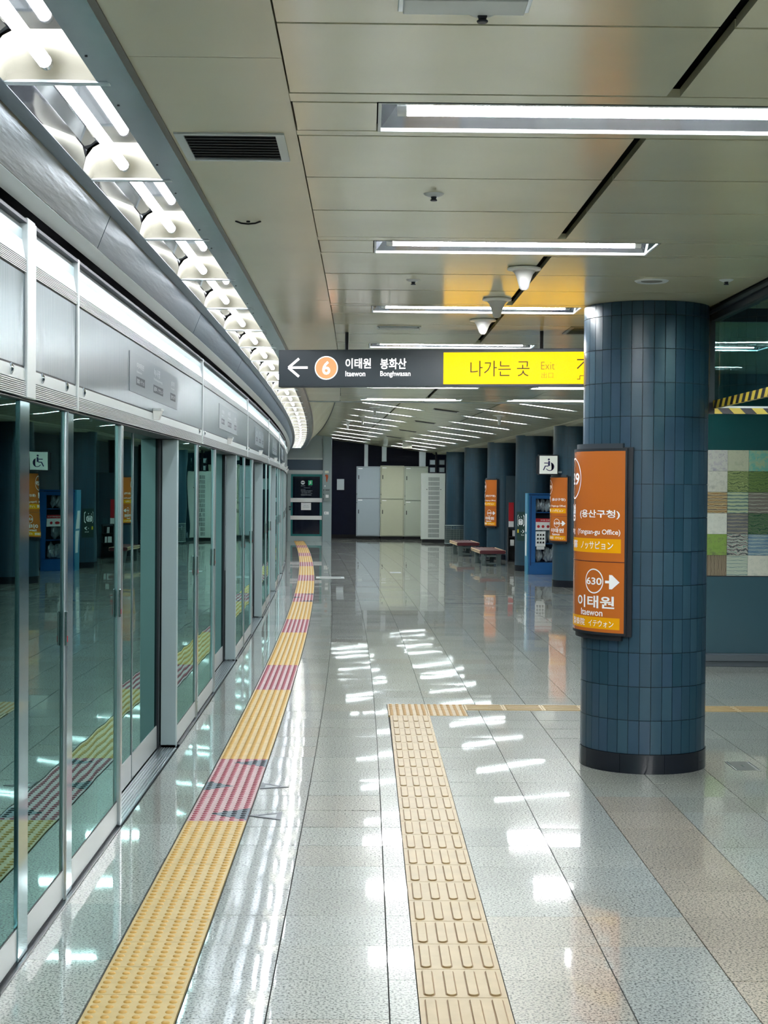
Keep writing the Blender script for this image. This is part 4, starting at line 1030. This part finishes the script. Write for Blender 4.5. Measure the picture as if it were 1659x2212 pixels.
# ================================================================== right side furniture
def bench(label, loc, rz):
    t = thing('bench', label, 'bench', loc, rz, 'low benches before the columns')
    Wd, L_ = .57, 1.85
    def slab(y0, y1, nm, m, x0, x1, z0, z1, par=t): return MB().box(x0, x1, y0, y1, z0, z1).obj(nm, m, par, bevel=.016)
    def cap(y0):
        pts = []
        for k_ in range(9): a_ = -PI/2-PI*k_/8; pts.append((.040+.040*math.cos(a_), .305+.040*math.sin(a_)))
        for k_ in range(9): a_ = PI/2-PI*k_/8; pts.append((Wd-.040+.040*math.cos(a_), .305+.040*math.sin(a_)))
        MB().prism(pts, y0, y0+.06, 'y').obj('end_cap', m_maroon, t, bevel=.008)
    cap(0); cap(L_-.06)
    for i in range(6): slab(.06, L_-.06, 'seat_slat', m_maroon, .055+i*.077, .055+i*.077+.072, .318, .344)
    for x0 in (.002, Wd-.026): slab(.06, L_-.06, 'side_slat', m_wood, x0, x0+.036, .266, .303); slab(.06, L_-.06, 'side_slat', m_wood, x0, x0+.036, .307, .344)
    MB().box(.06, Wd-.06, .08, L_-.08, .262, .285).obj('tray', m_alu, t)
    mb_ = mat('bench_steel', (104, 118, 118), .4, .6)
    for y in (.22, L_-.34):
        for x in (.07, .40): MB().box(x, x+.10, y, y+.12, .0, .262).obj('leg', mb_, t, bevel=.004)
        MB().box(.17, .40, y+.02, y+.10, .03, .07).obj('foot_rail', mb_, t); MB().box(.17, .40, y+.02, y+.10, .19, .23).obj('upper_rail', mb_, t)
    return t
loc, rz = at_curve(3.03, 33.55); b0 = bench('nearer low maroon bench with pale wooden side', loc, rz)
loc, rz = at_curve(3.02, 38.2); dup(b0, loc, rz, 'farther low maroon bench, before the wire bin')
t = thing('wire_bin', 'grey wire mesh bin with curved rim beside the white cabinet', 'bin', (2.33, 45.3, 0))
m_wire = mat('wire_grey', (126, 142, 140), .4, .5)
pts = [(0, .18), (.05, .06), (.16, 0), (.42, 0), (.55, .06), (.60, .18), (.60, .42), (0, .42), (0, .18)]
for z in (.06, .585): MB().tube([(x, y, z) for x, y in pts], .016, 6).obj('rim', m_wire, t)
for i in range(8):
    for z in ((i+1)*.058+.06,): MB().tube([(x, y, z) for x, y in pts], .004, 4).obj('wire', m_wire, t)
for i in range(24):
    f = i/24*(len(pts)-1); a_ = int(f); b_ = f-a_; x = pts[a_][0]*(1-b_)+pts[a_+1][0]*b_; y = pts[a_][1]*(1-b_)+pts[a_+1][1]*b_
    MB().cyl((x, y, .06), .005, .52, 5).obj('upright', m_wire, t)
MB().prism([(x*.96+.012, y*.95+.01) for x, y in pts[:-1]], .03, .48).obj('liner', mat('bin_liner', (74, 92, 92), .5), t)
for x, y in ((.08, .1), (.52, .1), (.08, .38), (.52, .38)): MB().cyl((x, y, 0), .02, .06, 8).obj('foot', m_black, t)
# brochure rack behind the third column
t = thing('brochure_rack', 'black brochure rack with white leaflets beside the third column', 'rack', (3.30, 35.9, 0))
MB().box(0, .36, 0, .04, 0, .80).obj('back', m_black, t)
for z in (.0, .34, .56): MB().box(0, .36, -.20, .0, z, z+.03).obj('shelf', m_black, t)
for x in (0, .345): MB().box(x, x+.015, -.2, 0, 0, .80).obj('side', m_black, t)
MB().box(0, .36, -.20, -.185, .76, .80).obj('top_bar', m_chrome, t)
for k_, (x, z) in enumerate(((.05, .37), (.17, .37), (.10, .59))): tag(MB().box(3.30+x, 3.30+x+.09, 35.74, 35.75, z, z+.14).obj('leaflet', m_print_w), ('white leaflet on the lower shelf, left one', 'white leaflet on the lower shelf, right one', 'white leaflet on the upper shelf of the rack')[k_], 'leaflet')
t = thing('wall_poster', 'narrow red and white poster beside the third column', 'poster', (3.36, 36.3, 0)); MB().box(0, .12, 0, .012, .93, 1.37).obj('red_board', m_red, t); MB().box(0, .12, -.002, .012, .79, .925).obj('white_board', m_print_w, t)
structure(MB().box(3.30, 4.3, 36.32, 36.36, .0, 2.0).obj('wall_right', m_slate), 'slate screen between two columns')
# dark green plaque on the third column
px, py, _ = W(3.955, 31.92, 0)
t = thing('lift_plaque', 'dark green lift and exit plaque on the third column', 'sign', (px, py, 0))
p = MB().ring(CR, 21, 60, .63, 1.225, .006, 10).obj('plate', m_dkgreen, t)
def CP(u, v, n): a_ = math.radians(u); r = CR+.006+n; return (-r*math.cos(a_), -r*math.sin(a_), v)
def rr(a0, a1, z0, z1): return [(a0, z0+.03), (a0+3, z0), (a1-3, z0), (a1, z0+.03), (a1, z1-.03), (a1-3, z1), (a0+3, z1), (a0, z1-.03)]
flat_poly(rr(27, 55, .925, 1.165), m_print_w, p, CP, .001, 'lift_outline'); flat_poly(rr(28.6, 53.4, .94, 1.15), m_dkgreen, p, CP, .0018, 'lift_field'); flat_poly(rr(32, 50, .955, 1.075), m_print_w, p, CP, .0026, 'cabin'); flat_poly(rr(34, 48, .965, 1.062), m_dkgreen, p, CP, .0034, 'cabin_field')
for a_ in (37, 41, 45): flat_poly(rr(a_-1.6, a_+1.6, .97, 1.05), m_print_w, p, CP, .0042, 'figure')
flat_poly([(34.5, 1.10), (36, 1.13), (37.5, 1.10)], m_print_w, p, CP, .0026, 'arrow_up'); flat_poly([(43, 1.13), (44.5, 1.10), (46, 1.13)], m_print_w, p, CP, .0026, 'arrow_down')
for st in (stroke((43, .82), (54, .82), .014), stroke((49, .85), (54, .82), .02), stroke((49, .79), (54, .82), .02)): flat_poly(st, m_print_w, p, CP, .001, 'arrow')
flat_poly([(26, .79), (33, .79), (33, .86), (26, .86)], mat('plaque_yellow', (206, 186, 40), .5), p, CP, .001, 'exit_mark'); lettering('Exit', (44, 54, .735, .76), m_print_w, p, CP, 0)
# wheelchair sign
t = thing('wheelchair_sign', 'square white wheelchair sign in black frame beside the second column', 'sign', (2.965, 26.55, 0))
MB().box(0, .345, 0, .10, 1.945, 2.295).obj('case', m_dark, t, bevel=.006); MB().box(-.03, .03, .05, .09, 1.965, 2.265).obj('side_plate', m_dark, t)
fp = MB().box(.018, .327, -.004, 0, 1.965, 2.275).obj('face', mat('sign_face_white', (226, 230, 222), .4, emit=.03), t)
m_ink = mat('wheelchair_navy', (18, 22, 84), .5)
def WF(u, v, n): return (.018+u*.309, -.004-n, 1.965+v*.309)
flat_poly(disc_poly(.52, .80, .058, 20), m_ink, fp, WF, .001, 'head')
for st in (stroke((.47, .70), (.58, .70), .02), [(.47, .44), (.585, .44), (.585, .71), (.49, .71)], stroke((.26, .60), (.52, .60), .05), stroke((.30, .43), (.50, .43), .05), stroke((.33, .44), (.22, .20), .06), ring_poly(.575, .40, .205, .245, -150, 75)): flat_poly(st, m_ink, fp, WF, .0012, 'figure')
MB().box(.33, .62, .04, .08, 1.98, 2.01).obj('bracket', m_steel, t)
# blue relief cabinet
t = thing('relief_cabinet', 'blue glass front cabinet full of silver bags between the columns', 'cabinet', (3.19, 30.46, 0))
bw_, bh_ = .80, 1.615
MB().box(0, .03, 0, .45, 0, bh_).obj('side_panel', m_bluel, t, bevel=.004); MB().box(bw_-.03, bw_, 0, .45, 0, bh_).obj('side_panel', m_blue, t); MB().box(.03, bw_-.03, .42, .45, 0, bh_).obj('back_panel', mat('cabinet_inner', (14, 36, 62), .5), t)
MB().box(.03, bw_-.03, .01, .45, bh_-.03, bh_).obj('top_panel', m_blue, t); MB().box(.03, bw_-.03, .01, .42, .0, .24).obj('base', m_blue, t, bevel=.004)
for z in (.60, 1.22): MB().box(.03, bw_-.03, .06, .42, z, z+.02).obj('shelf', m_blue, t)
for b in ((.03, .165, 1.0), (bw_-.165, bw_-.03, 1.0)): MB().box(b[0], b[1], -.02, .01, .24, bh_-.04).obj('door_stile', m_blue, t, bevel=.003)
MB().box(.165, bw_-.165, -.02, .01, bh_-.11, bh_-.04).obj('door_rail', m_blue, t); MB().box(.06, .08, -.024, -.02, .18, bh_-.06).obj('groove', mat('blue_dark', (10, 46, 96), .5), t)
MB().box(.165, bw_-.165, -.008, -.004, .24, bh_-.11).obj('pane', CLEAR, t)
MB().box(-.003, 0, .10, .34, .84, 1.20).obj('side_label', m_print_w, t); MB().box(-.003, 0, .10, .34, .36, .80).obj('side_label', m_print_w, t)
def bag(x, y, z, sx, sy, sz, lab):
    bm = bmesh.new(); bmesh.ops.create_icosphere(bm, subdivisions=3, radius=1)
    for v in bm.verts:
        k_ = 1+.16*math.sin(5*v.co.x+x*31)*math.cos(6*v.co.z+z*17)+random.uniform(-.10, .10); v.co = Vector((v.co.x*sx*k_*(1-.25*v.co.z), v.co.y*sy*k_, v.co.z*sz*k_))
    zmin = min(v.co.z for v in bm.verts)
    me = bpy.data.meshes.new('silver_bag'); bm.to_mesh(me); bm.free(); me.materials.append(m_silver)
    o = link('silver_bag', me, None, (3.19+x, 30.46+y, z-zmin)); tag(o, lab, 'bag', 'silver bags in the blue cabinet')
for i, x in enumerate((.22, .32, .42, .52)): bag(x, .20, 1.24, .062, .08, .125, '%s silver bag from the left on the top shelf of the blue cabinet' % ORD[i])
for i, x in enumerate((.23, .36, .49)): bag(x, .22, .62, .07, .08, .20, '%s silver bag from the left on the middle shelf of the blue cabinet' % ORD[i])
for i, x in enumerate((.25, .42, .54)): bag(x, .22, .24, .08, .08, .15, '%s silver bag from the left at the bottom of the blue cabinet' % ORD[i])
t = thing('cabinet_poster', 'white poster with red heading on the blue cabinet door', 'poster', (3.19, 30.46, 0)); MB().box(.165, .62, -.026, -.0205, .885, 1.09).obj('sheet', m_print_w, t); MB().box(.165, .62, -.0275, -.026, 1.045, 1.115).obj('heading', m_red, t)
def BF(u, v, n): return (u, -.0275-n, v)
lettering('화재용 긴급대피 마스크', (.26, .60, 1.065, 1.095), m_print_w, t.children[1], BF, .01)
for i, x in enumerate((.19, .28, .38, .48)): flat_poly(disc_poly(x+.03, .955, .030, 8), m_red, t.children[0], lambda u, v, n: (u, -.026-n, v), .001, 'pictogram')
t = thing('cabinet_poster', 'white instruction sheet with black pictures on the blue cabinet door', 'poster', (3.19, 30.46, 0)); sh = MB().box(.165, .36, -.027, -.0205, .56, .86).obj('sheet', m_print_w, t)
for r_ in range(3):
    for c_ in range(3): flat_poly([(.19+c_*.055, .62+r_*.075), (.23+c_*.055, .62+r_*.075), (.225+c_*.055, .66+r_*.075), (.195+c_*.055, .655+r_*.075)], m_black, sh, lambda u, v, n: (u, -.027-n, v), .001, 'picture')
for i in range(2): MB().box(.185, .34, -.026, -.0205, .50+i*.03, .525+i*.03).obj('strip', m_print_w, t)
sc.cycles.max_bounces = 7; sc.cycles.diffuse_bounces = 4; sc.cycles.glossy_bounces = 4; sc.cycles.transparent_max_bounces = 10; sc.cycles.adaptive_threshold = .03; sc.cycles.use_light_tree = False
sc.cycles.sample_clamp_indirect = 10.0
sc.cycles.caustics_reflective = False; sc.cycles.caustics_refractive = False
